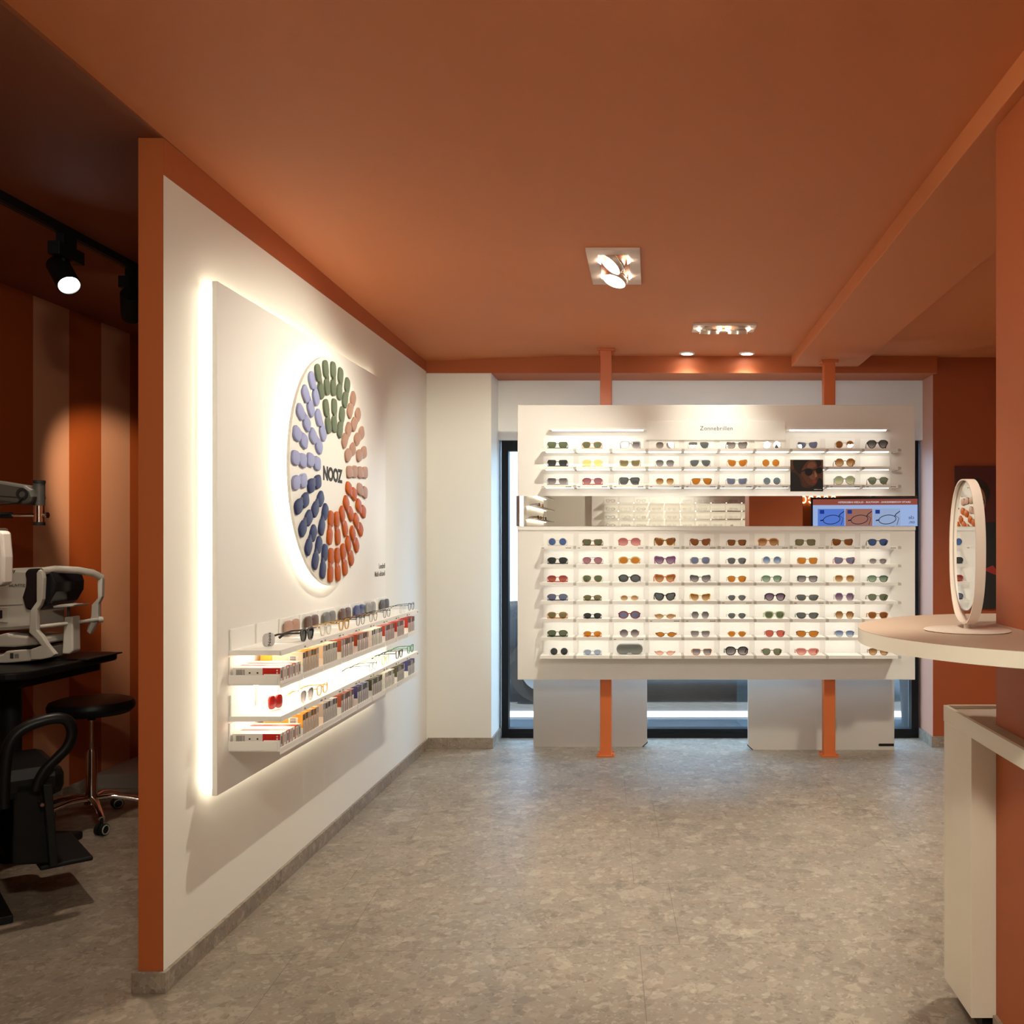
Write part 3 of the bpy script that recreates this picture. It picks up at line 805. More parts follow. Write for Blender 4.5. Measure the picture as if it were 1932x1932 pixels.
# frame word / lens word used in the labels
FW = {'darkbrown': 'dark brown', 'darkgreen': 'dark green', 'palegrey': 'pale grey', 'paleyellow': 'pale yellow', 'darkred': 'dark red', 'palepink': 'pale pink',
      'palegreen': 'pale green', 'paleblue': 'pale blue', 'lightertortoise': 'light tortoiseshell', 'tortoise': 'tortoiseshell', 'gold': 'thin gold', 'silver': 'thin silver', 'gunmetal': 'thin gunmetal', 'bronze': 'thin bronze'}
LW = {'darkgrey': 'dark grey', 'greyfade': 'fading grey', 'brownfade': 'fading brown', 'bluegrey': 'blue-grey', 'slate': 'slate blue', 'purplefade': 'fading purple',
      'greenfade': 'fading green', 'sagefade': 'sage', 'redfade': 'fading red', 'pinkfade': 'fading pink', 'bluefade': 'fading blue', 'paleblue': 'pale blue', 'greengrey': 'grey-green'}
KW = {'panto': 'round-bottomed', 'smallpanto': 'small rounded', 'square': 'square', 'softsquare': 'soft square', 'navigator': 'navigator', 'aviator': 'aviator', 'cat': 'cat-eye',
      'catsquare': 'flared square', 'butterfly': 'butterfly', 'oval': 'oval', 'bigoval': 'big oval', 'smalloval': 'small oval', 'narrow': 'narrow pointed', 'wrap': 'wraparound',
      'hex': 'hexagonal', 'octagon': 'octagonal', 'geo': 'angular', 'pebble': 'rimless angular', 'round': 'round'}
T0, T1, T2, T3 = 0.0007, 0.0016, 0.0030, 0.0048
GRID = [
 [('square','darkgreen','green',T2,1),('panto','amber','green',T2,1),('square','palegrey','greyfade',T3,0),('softsquare','gold','greyfade',T0,0),('navigator','gunmetal','grey',T1,0),
  ('catsquare','darkbrown','greyfade',T2,0),('round','silver','bluegrey',T0,0),('butterfly','grey','slate',T1,0),('round','clear','brown',T2,0),('geo','black','greyfade',T3,0)],
 [('square','black','darkgrey',T2,1),('panto','paleyellow','yellow',T2,1),('catsquare','tan','olive',T2,0),('softsquare','gunmetal','greyfade',T0,0),('navigator','black','grey',T1,0),
  ('cat','amber','orange',T1,0),('round','gold','orange',T0,0),None,('octagon','tortoise','brownfade',T2,0),None],
 [('square','grey','greyfade',T2,1),('panto','red','mauve',T2,1),('square','black','grey',T3,0),('softsquare','gold','brownfade',T0,0),('navigator','brown','orange',T1,0),
  ('catsquare','palegrey','slate',T2,0),('round','silver','bluegrey',T0,0),None,('octagon','palegrey','sagefade',T3,0),('geo','tortoise','greengrey',T2,0)],
 [('round','clear','blue',T2,1),('square','tortoise','green',T2,1),('bigoval','pink','rose',T2,0),('cat','lightertortoise','brown',T3,0),('cat','tortoise','brown',T2,0),
  ('square','darkbrown','brown',T1,0),('panto','amber','brownfade',T3,0),('square','olive','olive',T2,0),('butterfly','lightertortoise','brown',T2,0),('panto','black','blue',T2,0)],
 [('panto','black','darkgrey',T2,1),('aviator','rose','mauve',T1,1),('oval','beige','orange',T3,0),('cat','purple','purplefade',T3,0),('softsquare','palegrey','slate',T2,0),
  ('panto','gunmetal','grey',T1,0),('round','clear','bluefade',T2,0),('square','tan','orange',T2,0),('butterfly','pink','slate',T2,0),('smallpanto','clear','greyfade',T2,0)],
 [('panto','red','redfade',T2,1),('aviator','gold','green',T1,1),('oval','black','grey',T3,0),('cat','orange','brownfade',T3,0),('cat','black','greyfade',T2,0),
  ('panto','bronze','orange',T1,0),('panto','green','greenfade',T2,0),('square','black','greyfade',T2,0),('softsquare','paleyellow','brownfade',T2,0),('panto','darkgreen','greenfade',T2,0)],
 [('panto','navy','slate',T2,1),('smallpanto','olive','olive',T2,1),('smalloval','clear','brownfade',T2,0),('cat','black','grey',T3,0),('cat','yellow','brownfade',T2,0),
  ('pebble','silver','grey',T0,0),('panto','black','purplefade',T3,0),('wrap','olive','grey',T2,0),('hex','palegrey','purplefade',T2,0),('panto','olive','greengrey',T2,0)],
 [('panto','amber','olive',T2,1),('smallpanto','black','darkgrey',T2,1),('oval','darkred','slate',T3,0),('narrow','tan','brownfade',T2,0),('hex','silver','greyfade',T0,0),
  ('pebble','silver','grey',T0,0),('panto','palegreen','green',T3,0),('wrap','black','grey',T2,0),('hex','bronze','brownfade',T1,0),('panto','amber','brown',T2,0)],
 [('panto','darkgreen','green',T2,1),('smallpanto','amber','orange',T2,1),('octagon','rose','greyfade',T1,0),('narrow','tortoise','orange',T2,0),('square','bronze','greyfade',T1,0),
  ('pebble','gold','orange',T0,0),('panto','rose','red',T2,0),('wrap','tortoise','orange',T2,0),('panto','navy','bluefade',T1,0),('panto','red','red',T2,0)],
 [('round','clear','darkgrey',T1,1),('smallpanto','paleblue','paleblue',T2,1),'case',('narrow','pink','peach',T1,0),('square','amber','greyfade',T2,0),
  ('bigoval','black','greyfade',T3,0),('panto','tortoise','greengrey',T2,0),('wrap','palepink','pinkfade',T3,0),None,('panto','brown','brownfade',T2,0)],
]
ROWN = ['top row', 'second row', 'row above the mirror', 'row below the mirror', 'fifth row', 'sixth row', 'seventh row', 'eighth row', 'second-lowest row', 'bottom row']
COLN = ['first tray', 'second tray', 'third tray', 'fourth tray', 'fifth tray', 'sixth tray', 'seventh tray', 'eighth tray', 'ninth tray', 'tenth tray']
CXP = [1052, 1118, 1187.5, 1254.5, 1321, 1390, 1456, 1523, 1593, 1656]
JIT = {(0,1): -1, (0,4): -3, (2,4): 3, (1,5): 1, (1,6): -2, (3,6): -7, (3,7): -4, (3,8): -4, (6,6): 6, (7,6): 5, (8,6): 6, (9,0): 3, (9,4): 3, (0,2): 2, (8,3): 2, (0,9): -1, (1,8): 1, (1,2): 1, (9,9): 1}
for r in range(10):
    for c in range(10):
        s = GRID[r][c]
        if s is None: continue
        x = (CXP[c] + JIT.get((r, c), 0) - 1229) * 6.062 / 1775
        z = ROWZ[r] + 0.0005
        if s == 'case':
            t = thing('glasses_case', 'grey glasses case with a nose notch on the bottom row of sunglasses trays', 'glasses case', (x, 6.10, z))
            hw, hh = 0.085, 0.034
            top = []
            for i in range(40):
                a = 2*math.pi*i/40
                px_ = (hw-hh)*(1 if math.cos(a) > 0 else -1) + hh*math.cos(a); pz = hh + hh*math.sin(a)
                if abs(px_) < hw-hh-0.001: px_ = px_
                top.append((px_, pz))
            pts = [(px_, pz) for px_, pz in top if True]
            # stadium outline with the notch in the middle of the lower edge
            lowers = [(-0.022, 0.0), (-0.010, 0.010), (0.010, 0.010), (0.022, 0.0)]
            k = next(i for i in range(40) if pts[i][0] < 0 and pts[i][1] <= 0.002 and i >= 29) if any(p[1] <= 0.002 for p in pts) else 30
            left = [p for p in pts if p[0] < 0]; right = [p for p in pts if p[0] > 0]
            left.sort(key=lambda p: -math.atan2(p[1]-hh, -(p[0]+hw-hh)))          # top to bottom on the far side
            right.sort(key=lambda p: math.atan2(p[1]-hh, p[0]-(hw-hh)))            # bottom to top
            poly = left + lowers + right
            MB().prism(poly, 'y', 0, 0.045).build('shell', mat('grey_case', (0.20, 0.215, 0.21), 0.45), t, 0.008)
            MB().box(-0.055, 0.055, -0.001, 0.002, 0.043, 0.0445).build('lid_seam', mat('grey_case_dark', (0.12, 0.13, 0.13), 0.5), t)
            continue
        kind, fr, ln, t, fold = s
        word = lambda d, k: d.get(k, k)
        lab = f"{word(FW, fr)} {word(KW, kind)} sunglasses, {word(LW, ln)} lenses, {ROWN[r]}, {COLN[c]} from pilaster"
        sc = {'cat': 1.0, 'butterfly': 0.98, 'smallpanto': 0.95}.get(kind, 1.0)
        yaw = R(random.uniform(-3, 3)) + (R(-4) if c >= 6 else 0) - R(1.2)*(c-3)*0.5
        eyewear('sunglasses', lab, 'sunglasses', (x, 6.055, z), yaw, kind, FR[fr], LE[ln], t, bool(fold), 'sunglasses on the back display', sc)

# ---------------------------------------------------------------- advert placard of a man in sunglasses
pl = thing('advert_placard', 'small square portrait placard of a person in sunglasses among the top rows', 'placard', (0.9955, 6.028, 1.752))
MB().box(-0.105, 0.105, 0, 0.006, 0, 0.203).build('card', mat('card_dark_brown', (0.060, 0.022, 0.010), 0.5), pl)
def flat(name, poly, m, parent, y, d=0.0006):
    return MB().prism(poly, 'y', y-d, y).build(name, m, parent)
skin = mat('print_skin', (0.15, 0.055, 0.028), 0.5); skin2 = mat('print_skin_light', (0.26, 0.105, 0.055), 0.5); hair = mat('print_hair', (0.018, 0.009, 0.006), 0.5)
cloth = mat('print_dark_cloth', (0.010, 0.008, 0.009), 0.5); wall_p = mat('print_ochre', (0.13, 0.05, 0.02), 0.5); lips = mat('print_lips', (0.34, 0.05, 0.04), 0.5)
def closed(c, q=5):
    k = len(c); o = []
    for i in range(k):
        p0, p1, p2, p3 = [Vector(c[(i+j) % k]) for j in (-1, 0, 1, 2)]
        for h in range(q):
            t = h/q
            o.append(tuple(0.5*((2*p1)+(-p0+p2)*t+(2*p0-5*p1+4*p2-p3)*t*t+(-p0+3*p1-3*p2+p3)*t**3)))
    return [(max(-0.1045, min(0.1045, x)), max(0.0005, min(0.2025, z))) for x, z in o]
flat('background', [(0.055, 0.05), (0.105, 0.05), (0.105, 0.203), (0.055, 0.203)], wall_p, pl, 0.0)
flat('background_patch', closed([(-0.104, 0.203), (-0.104, 0.150), (-0.088, 0.140), (-0.078, 0.175), (-0.085, 0.203)]), wall_p, pl, 0.0)
flat('hair', closed([(-0.080, 0.202), (-0.088, 0.170), (-0.072, 0.135), (-0.045, 0.112), (-0.02, 0.13), (0.06, 0.150), (0.088, 0.165), (0.090, 0.190), (0.070, 0.203), (0.0, 0.206)]), hair, pl, -0.0006)
flat('neck', closed([(-0.045, 0.110), (-0.030, 0.060), (-0.038, 0.020), (0.0, 0.030), (0.030, 0.050), (0.0, 0.110)]), mat('print_skin_shade', (0.085, 0.030, 0.016), 0.5), pl, -0.0006)
flat('face', closed([(-0.036, 0.120), (-0.018, 0.165), (0.012, 0.196), (0.048, 0.198), (0.066, 0.170), (0.066, 0.128), (0.070, 0.100), (0.064, 0.078), (0.060, 0.052), (0.040, 0.036), (0.012, 0.044), (-0.016, 0.078)]), skin, pl, -0.0012)
flat('cheek', closed([(0.016, 0.098), (0.034, 0.112), (0.050, 0.102), (0.056, 0.080), (0.040, 0.074), (0.022, 0.082)]), skin2, pl, -0.0018)
flat('forehead', closed([(0.002, 0.158), (0.018, 0.184), (0.044, 0.188), (0.058, 0.164), (0.040, 0.150), (0.018, 0.148)]), skin2, pl, -0.0018)
flat('nose', closed([(0.050, 0.128), (0.058, 0.120), (0.066, 0.098), (0.056, 0.090), (0.050, 0.104)]), mat('print_skin_bright', (0.42, 0.20, 0.12), 0.5), pl, -0.0021)
flat('mouth', closed([(0.034, 0.068), (0.048, 0.074), (0.062, 0.068), (0.058, 0.056), (0.044, 0.054)]), lips, pl, -0.0024)
flat('jumper', closed([(-0.104, 0.001), (-0.104, 0.110), (-0.080, 0.118), (-0.050, 0.090), (-0.036, 0.040), (0.000, 0.020), (0.040, 0.030), (0.060, 0.050), (0.078, 0.086), (0.104, 0.062), (0.104, 0.001)]), cloth, pl, -0.0024)
for cc in ([(-0.010, 0.142), (0.016, 0.146), (0.034, 0.138), (0.036, 0.118), (0.022, 0.102), (0.000, 0.102), (-0.012, 0.118)], [(0.058, 0.144), (0.076, 0.152), (0.094, 0.150), (0.098, 0.134), (0.088, 0.116), (0.070, 0.114), (0.060, 0.126)]):
    flat('printed_lens', closed(cc), mat('print_lens_black', (0.006, 0.005, 0.005), 0.35), pl, -0.0030)
flat('printed_bridge', [(0.030, 0.138), (0.062, 0.145), (0.062, 0.139), (0.030, 0.131)], hair, pl, -0.0030)
flat('printed_temple', [(-0.046, 0.128), (-0.008, 0.142), (-0.008, 0.134), (-0.046, 0.121)], hair, pl, -0.0030)
MB().box(0.046, 0.070, -0.0036, -0.003, 0.010, 0.0145).box(0.072, 0.096, -0.0036, -0.003, 0.0105, 0.0135).build('caption_mark', mat('print_white', (0.8, 0.78, 0.75), 0.5), pl)
# ================================================================ lit display panel on the partition
LXF = -1.500                       # panel face
ly0, ly1, lz0, lz1 = 3.25, 5.31, 0.556, 2.335
lp = thing('reading_glasses_display', 'white backlit wall panel with glowing edges carrying the round disk and two shelves', 'display wall', (LXF, (ly0+ly1)/2, 0))
LYC = (ly0+ly1)/2
def LL(mb):
    mb.v = [(x-LXF, y-LYC, z) for x, y, z in mb.v]; return mb
LL(MB().box(LXF-0.018, LXF, ly0, ly1, lz0, lz1)).build('panel', M['panel'], lp, 0.001)
xb0, xb1 = LXF-0.030, LXF-0.019
for a in ((ly0+0.015, ly0+0.027, lz0+0.02, lz1-0.02), (ly0+0.03, ly1-0.05, lz1-0.030, lz1-0.018), (ly0+0.03, ly1-0.05, lz0+0.018, lz0+0.030)):
    LL(MB().box(xb0, xb1, *a)).build('halo_light_strip', M['ledhalo'], lp)
LL(MB().box(-1.556, LXF-0.018, ly0+0.25, ly0+0.29, lz0+0.3, lz1-0.3).box(-1.556, LXF-0.018, ly1-0.29, ly1-0.25, lz0+0.3, lz1-0.3)).build('mounting_rail', M['tray'], lp)
text('lettering', 'Leesbril', 0.040, M['inkgrey'], (0.0006, 5.295-LYC, 1.283), '+x', 'RIGHT', lp, xs=0.95, bold=0.0004)
text('lettering', 'Multi-afstand', 0.040, M['inkgrey'], (0.0006, 5.295-LYC, 1.241), '+x', 'RIGHT', lp, xs=0.95, bold=0.0004)
# round disk
DX, DY, DZ, DR = -1.450, 4.283, 1.749, 0.516
dk = MB(); n = 96
dk.prism([(DY + DR*math.cos(2*math.pi*i/n), DZ + DR*math.sin(2*math.pi*i/n)) for i in range(n)], 'x', DX-0.012, DX)
o = LL(dk).build('disk', mat('disk_white', (0.80, 0.77, 0.71), 0.45, var=0.01), lp)
rr = MB()
c_ = lambda r, k=96: [(DY + r*math.cos(2*math.pi*i/k), DZ + r*math.sin(2*math.pi*i/k)) for i in range(k)]
rr.ring(c_(DR-0.022), c_(DR-0.034), 'x', DX-0.026, DX-0.0125)
LL(rr).build('halo_light_ring', M['ledhalo'], o)
LL(MB().cyl((LXF, DY, DZ), (DX-0.012, DY, DZ), 0.25, n=32)).build('spacer', M['tray'], o)
text('logo_lettering', 'NOOZ', 0.083, M['ink'], (DX-LXF+0.0008, DY-0.004-LYC, DZ-0.040), '+x', 'CENTER', o, xs=1.02, bold=0.0036, spacing=0.95)
# folded reading glasses in rings on the disk
def case_parts(key, mt):
    a, b = 0.0375, 0.0300
    def sq(cx, a, b, e, n=28):
        return [(cx + a*math.copysign(abs(math.cos(t))**(2/e), math.cos(t)), b*math.copysign(abs(math.sin(t))**(2/e), math.sin(t))) for t in [2*math.pi*i/n for i in range(n)]]
    halves = []
    for s in (-1, 1):
        m = MB(); n = 28; v = []; f = []
        for sc_, h in ((0.98, 0.0), (1.0, 0.002), (1.0, 0.0065), (0.96, 0.0088), (0.88, 0.0098)):
            for p in sq(0, a*sc_, b*sc_, 3.0): v.append((h, s*0.0405 + p[0], p[1]))
        for k in range(4):
            for i in range(n):
                j = (i+1) % n
                f.append((k*n+i, k*n+j, k*n+n+j, k*n+n+i))
        f += [tuple(range(n-1, -1, -1)), tuple(4*n+i for i in range(n))]
        m.add(v, f, 0, True)
        me = m.mesh('case_half'); me.materials.append(None); halves.append(me)
    br = MB().prism([(-0.010, -0.024), (0.010, -0.024), (0.010, 0.004), (0.006, 0.009), (-0.006, 0.009), (-0.010, 0.004)], 'x', 0.0, 0.009)
    bm_ = br.mesh('bridge'); bm_.materials.append(None)
    return halves, bm_
HALVES, BRIDGE = case_parts('k', None)
CASEC = {'green': mat('case_sage_green', (0.135, 0.165, 0.110), 0.45, spec=0.2), 'pink': mat('case_blush_pink', (0.40, 0.235, 0.175), 0.45, spec=0.2),
         'orange': mat('case_orange', (0.44, 0.088, 0.006), 0.4, spec=0.15), 'navy': mat('case_navy', (0.036, 0.046, 0.125), 0.4, spec=0.2), 'lavender': mat('case_lavender', (0.32, 0.34, 0.56), 0.45, spec=0.2)}
CASED = {'green': mat('case_sage_green_deep', (0.12, 0.145, 0.085), 0.3), 'pink': mat('case_blush_pink_deep', (0.37, 0.21, 0.16), 0.3), 'orange': mat('case_orange_deep', (0.40, 0.085, 0.010), 0.3),
         'navy': mat('case_navy_deep', (0.030, 0.038, 0.10), 0.3), 'lavender': mat('case_lavender_deep', (0.26, 0.27, 0.48), 0.3)}
CW = {'green': 'sage green', 'pink': 'blush pink', 'orange': 'orange', 'navy': 'navy blue', 'lavender': 'lavender'}
ORD = ['first', 'second', 'third', 'fourth', 'fifth', 'sixth', 'seventh', 'eighth', 'ninth', 'tenth', 'eleventh', 'twelfth', 'thirteenth']
def disk_item(col, ang, r, label):
    t = thing('folded_reading_glasses', label, 'reading glasses', (DX+0.0005, DY + r*math.sin(ang), DZ + r*math.cos(ang)), 0, 'folded reading glasses on the round disk')
    # local y runs outwards from the disk centre
    t.rotation_euler = (math.pi/2 - ang, 0, 0)
    for h in HALVES: setm(put('case_half', h, t), CASEC[col])
    setm(put('bridge', BRIDGE, t), CASED[col])
for ring_, seq, a0, st, r in (('outer', [('green', 5), ('pink', 6), ('orange', 7), ('navy', 5), ('lavender', 6)], -26.3, 360/28.85, 0.424),
                             ('inner', [('green', 3), ('pink', 3), ('orange', 5), ('navy', 3), ('lavender', 3)], -20.5, 360/17.0, 0.258)):
    k = 0
    for col, cnt in seq:
        for i in range(cnt):
            disk_item(col, R(a0 + st*k), r, f"{CW[col]} folded reading glasses, {ORD[i]} of the {col} ones clockwise in the {ring_} ring")
            k += 1

# ---------------------------------------------------------------- shelves
SX = -1.316; SY0 = 3.339; SP = 0.2203; STW = 0.2127; SD = LXF - SX     # front x, first tray, pitch, tray length, depth (negative)
ZA, ZB, ZC, ZD = 1.0486, 0.928, 0.8134, 0.693
st = MB()      # tray with its front edge at x=0 running along +y, back to -x
st.box(SD, 0, 0, STW, -0.004, 0, 0); st.box(-0.003, 0, 0, STW, -0.020, -0.004, 0); st.box(SD, 0, 0, 0.003, -0.018, -0.004, 0)
st.box(SD+0.001, SD+0.007, 0.004, STW-0.010, 0, 0.074, 1)
shelf_me = st.mesh('tray'); shelf_me.materials.append(M['tray']); shelf_me.materials.append(M['backplate'])
bt = MB()
bt.box(SD, 0, 0, STW, -0.004, 0, 0); bt.box(-0.003, 0, 0, STW, -0.014, 0.010, 0); bt.box(SD+0.001, SD+0.004, 0, STW, 0, 0.095, 1)
bt.box(-0.060, -0.003, 0.0, 0.002, 0.0, 0.036, 0)
box_me = bt.mesh('box_tray'); box_me.materials.append(M['tray']); box_me.materials.append(M['backplate'])
sl = MB().box(0, 0.0006, 0.010, 0.022, -0.0155, -0.010).box(0, 0.0006, STW-0.030, STW-0.008, -0.0155, -0.010)
spl_me = sl.mesh('price_label'); spl_me.materials.append(M['inkgrey'])
for z, me in ((ZA, shelf_me), (ZB, box_me), (ZC, shelf_me), (ZD, box_me)):
    for i in range(9):
        t = put(me.name, me, lp)
        t.location = (SX - LXF, SY0 + i*SP - LYC, z)
        if me is shelf_me and i > 0:
            put('price_label', spl_me, t)
    if me is box_me:
        LL(MB().box(LXF, SX-0.010, SY0-0.004, SY0-0.001, z, z+0.033)).build('side_guard', M['tray'], lp)
for z in (ZA, ZB, ZC):
    LL(MB().box(SX-0.110, SX-0.098, SY0+0.03, SY0+9*SP-0.04, z-0.012, z-0.005)).build('shelf_light_strip', M['ledbright'], lp)

# slim product boxes
SPINE = mat('box_spine_silver', (0.56, 0.53, 0.49), 0.4, var=0.03, scale=40)
SPINE2 = mat('box_spine_white', (0.74, 0.70, 0.64), 0.4, var=0.02)
PRINT = mat('box_print_dark', (0.075, 0.065, 0.06), 0.5); PRINTL = mat('box_print_grey', (0.34, 0.32, 0.30), 0.5)
STICK = mat('box_sticker', (0.80, 0.76, 0.70), 0.5)
BOXC = {'yellow': mat('box_yellow', (0.80, 0.36, 0.03), 0.4), 'cream': mat('box_cream', (0.74, 0.63, 0.46), 0.4), 'rust': mat('box_rust', (0.36, 0.065, 0.018), 0.4), 'white': mat('box_white', (0.78, 0.74, 0.68), 0.4),
        'grey': mat('box_grey', (0.47, 0.44, 0.42), 0.4), 'blue': mat('box_blue', (0.065, 0.065, 0.22), 0.4), 'olive': mat('box_olive', (0.075, 0.072, 0.025), 0.4), 'red': mat('box_red', (0.55, 0.018, 0.012), 0.35),
        'darkred': mat('box_dark_red', (0.36, 0.03, 0.018), 0.4)}
BW, BH, BD = 0.0268, 0.086, 0.150
def product_box(y, z, w, h, d, side, dark, label, sticker=False, spine=None):
    m = MB()
    m.box(-d, 0, 0.0007, w-0.0007, 0, h, 0)
    o = m.build('product_box', [BOXC[side]]); o.location = (SX-0.008, y, z)
    tag(o, label, 'box', 'slim product boxes on the shelves')
    s_ = MB().box(0, 0.0006, 0.003, w-0.003, 0.002, h*0.70).build('spine_label', spine or SPINE, o)
    MB().box(0, 0.0006, 0.003, w-0.003, h*0.72, h-0.002).build('spine_band', PRINT if dark else PRINTL, o)
    ln = MB()
    for k in range(3):
        a = 0.006 + k*(w-0.012)/3
        ln.box(0.0006, 0.0009, a, a+0.0022, h*0.12, h*(0.44+0.09*((k*5+int(y*97)) % 3)))
    ln.build('spine_print', PRINTL, s_)
    if sticker:
        st_ = MB().box(-0.054, -0.018, 0.0001, 0.0007, h*0.50, h*0.86).build('barcode_label', STICK, o)
        bc = MB()
        for k in range(7): bc.box(-0.048, -0.026, -0.0003, 0.0001, h*0.53+k*h*0.043, h*0.53+k*h*0.043+h*(0.018 if k % 3 else 0.028))
        bc.build('barcode_print', PRINT, st_)
    return o
SETS = {'upper': [None, 'yellow', 'cream', 'rust', 'rust', 'white', 'darkred', 'darkred', 'darkred'],
        'lower': [None, 'yellow', 'grey', 'rust', 'blue', 'olive', 'white', 'olive', 'blue']}
SW = {'darkred': 'dark red', 'olive': 'dark olive', 'rust': 'rust brown'}
for tier, zt in (('upper', ZB), ('lower', ZD)):
    for i in range(1, 9):
        col = SETS[tier][i]
        n = 6 if i not in (7, 8) else 5
        w = 0.176/6
        for k in range(n):
            y = SY0 + i*SP + 0.012 + k*w + random.uniform(0, 0.0012)
            dark = (k*7 + i*3 + (tier == 'lower')) % 10 < 6
            ss = SPINE2 if col in ('white', 'rust') and k % 2 else SPINE
            product_box(y, zt+0.001, w*0.93, BH - (0.002*((k+i) % 2)), BD, 'cream' if (tier == 'upper' and i == 1 and k == 0) else col, dark,
                        f"slim {SW.get(col, col)} product box, {ORD[k]} in {ORD[i-1]} upright set on the {tier} box shelf", k == 0, ss)
    # the red and white boxes at the near end
    for k in range(7):
        w = 0.024 + 0.003*(k % 2)
        y = SY0 + 0.010 + k*0.0288
        red = k in (2, 4) if tier == 'upper' else k in (2, 5)
        h, d = 0.056, 0.168
        o = MB().box(-d, 0, 0, w, 0, h).build('product_box', [BOXC['red'] if red else BOXC['white']])
        o.location = (SX-0.006, y, zt+0.001)
        tag(o, f"low {'all red' if red else 'white and red'} product box, {ORD[k]} from the near end of the {tier} box shelf", 'box', 'low red and white boxes on the shelves')
        if not red:
            MB().box(-0.062, 0.0004, -0.0005, 0.0, 0.004, h).build('red_wrap', BOXC['red'], o)
            if k == 0:
                pr = MB()
                for q in range(6): pr.box(-0.156+q*0.003, -0.1545+q*0.003, -0.0006, -0.0001, 0.026, 0.050)
                for q in range(3): pr.box(-0.138+0.005*q, -0.136+0.005*q, -0.0006, -0.0001, 0.030, 0.050)
                for xx in (-0.108, -0.080): pr.cyl((xx, -0.0006, 0.038), (xx, -0.0001, 0.038), 0.0035, n=12)
                pr.build('side_print', PRINT, o)
                dd = MB()
                for zz in (0.040, 0.049): dd.cyl((-0.010, -0.0010, zz-0.002), (-0.010, -0.0005, zz-0.002), 0.003, n=12)
                dd.build('logo_dots', BOXC['white'], o)
        s_ = MB().box(0.0004, 0.0010, 0.002, w-0.002, 0.003, h-0.003).build('end_label', SPINE2 if k % 3 else SPINE, o)
        MB().box(0.0010, 0.0013, w*0.3, w*0.7, 0.018, h-0.010).build('end_print', PRINTL if k % 2 else PRINT, s_)
# one yellow box laid behind the low ones on the upper tier
o = MB().box(-0.036, 0, 0, 0.075, 0, 0.086).build('product_box', BOXC['yellow']); o.location = (-1.440, SY0+0.225-0.08, ZB+0.058)
o.location.z = ZB+0.001; o.location.y = SY0+0.2125
tag(o, 'plain yellow product box tucked behind the low red boxes on the upper box shelf', 'box')

# glasses on the two upper trays: fronts turned to the room
def shelf_glasses(px_, zt, kind, fr, ln, t, label, fold=False, sc=1.0, rz=90.0):
    x = SX - 0.020
    y = -x*1775/(1229-px_)
    return eyewear('reading_glasses', label, 'reading glasses', (x, y, zt+0.0005), R(rz), kind, FR[fr], LE[ln], t, fold, 'glasses on the lit shelves', sc)
shelf_glasses(580.5, ZA, 'panto', 'black', 'grey', T3, 'thick black round sunglasses with grey lenses on the upper lit shelf', sc=1.05)
shelf_glasses(615.5, ZA, 'softsquare', 'clear', 'clear', T2, 'clear framed glasses on the upper lit shelf, after the black sunglasses')
shelf_glasses(650, ZA, 'panto', 'honey', 'clear', T2, 'honey framed round glasses on the upper lit shelf in front of the second brown case', sc=1.05)
shelf_glasses(680.5, ZA, 'panto', 'black', 'clear', T1, 'thin black round glasses on the upper lit shelf before the navy case', sc=1.05)
shelf_glasses(704.5, ZA, 'panto', 'tortoise', 'clear', T1, 'tortoiseshell round glasses on the upper lit shelf before the pale grey case', sc=1.05)
shelf_glasses(730, ZA, 'panto', 'black', 'clear', T1, 'black round glasses on the upper lit shelf before the dark grey case', sc=1.05)
shelf_glasses(760, ZA, 'square', 'clear', 'clear', T1, 'clear square glasses on the upper lit shelf, second from the far end')
shelf_glasses(776, ZA, 'panto', 'black', 'clear', T1, 'black round glasses at the far end of the upper lit shelf', sc=1.05)
shelf_glasses(580, ZC, 'panto', 'white', 'greyfade', T2, 'white framed sunglasses with grey fading lenses on the lower lit shelf', sc=1.1)
shelf_glasses(609, ZC, 'square', 'honey', 'clear', T2, 'small honey and black glasses on the lower lit shelf', sc=0.95)
shelf_glasses(651, ZC, 'square', 'clear', 'clear', T1, 'pale clear glasses in the brightest part of the lower lit shelf')
shelf_glasses(704, ZC, 'square', 'black', 'clear', T1, 'thin black square glasses on the lower lit shelf')
shelf_glasses(728, ZC, 'softsquare', 'palegreen', 'clear', T2, 'pale green glasses on the lower lit shelf')
shelf_glasses(754, ZC, 'square', 'black', 'clear', T2, 'black square glasses on the lower lit shelf, second from the far end')
shelf_glasses(775, ZC, 'square', 'green', 'clear', T2, 'grey-green glasses at the far end of the lower lit shelf')
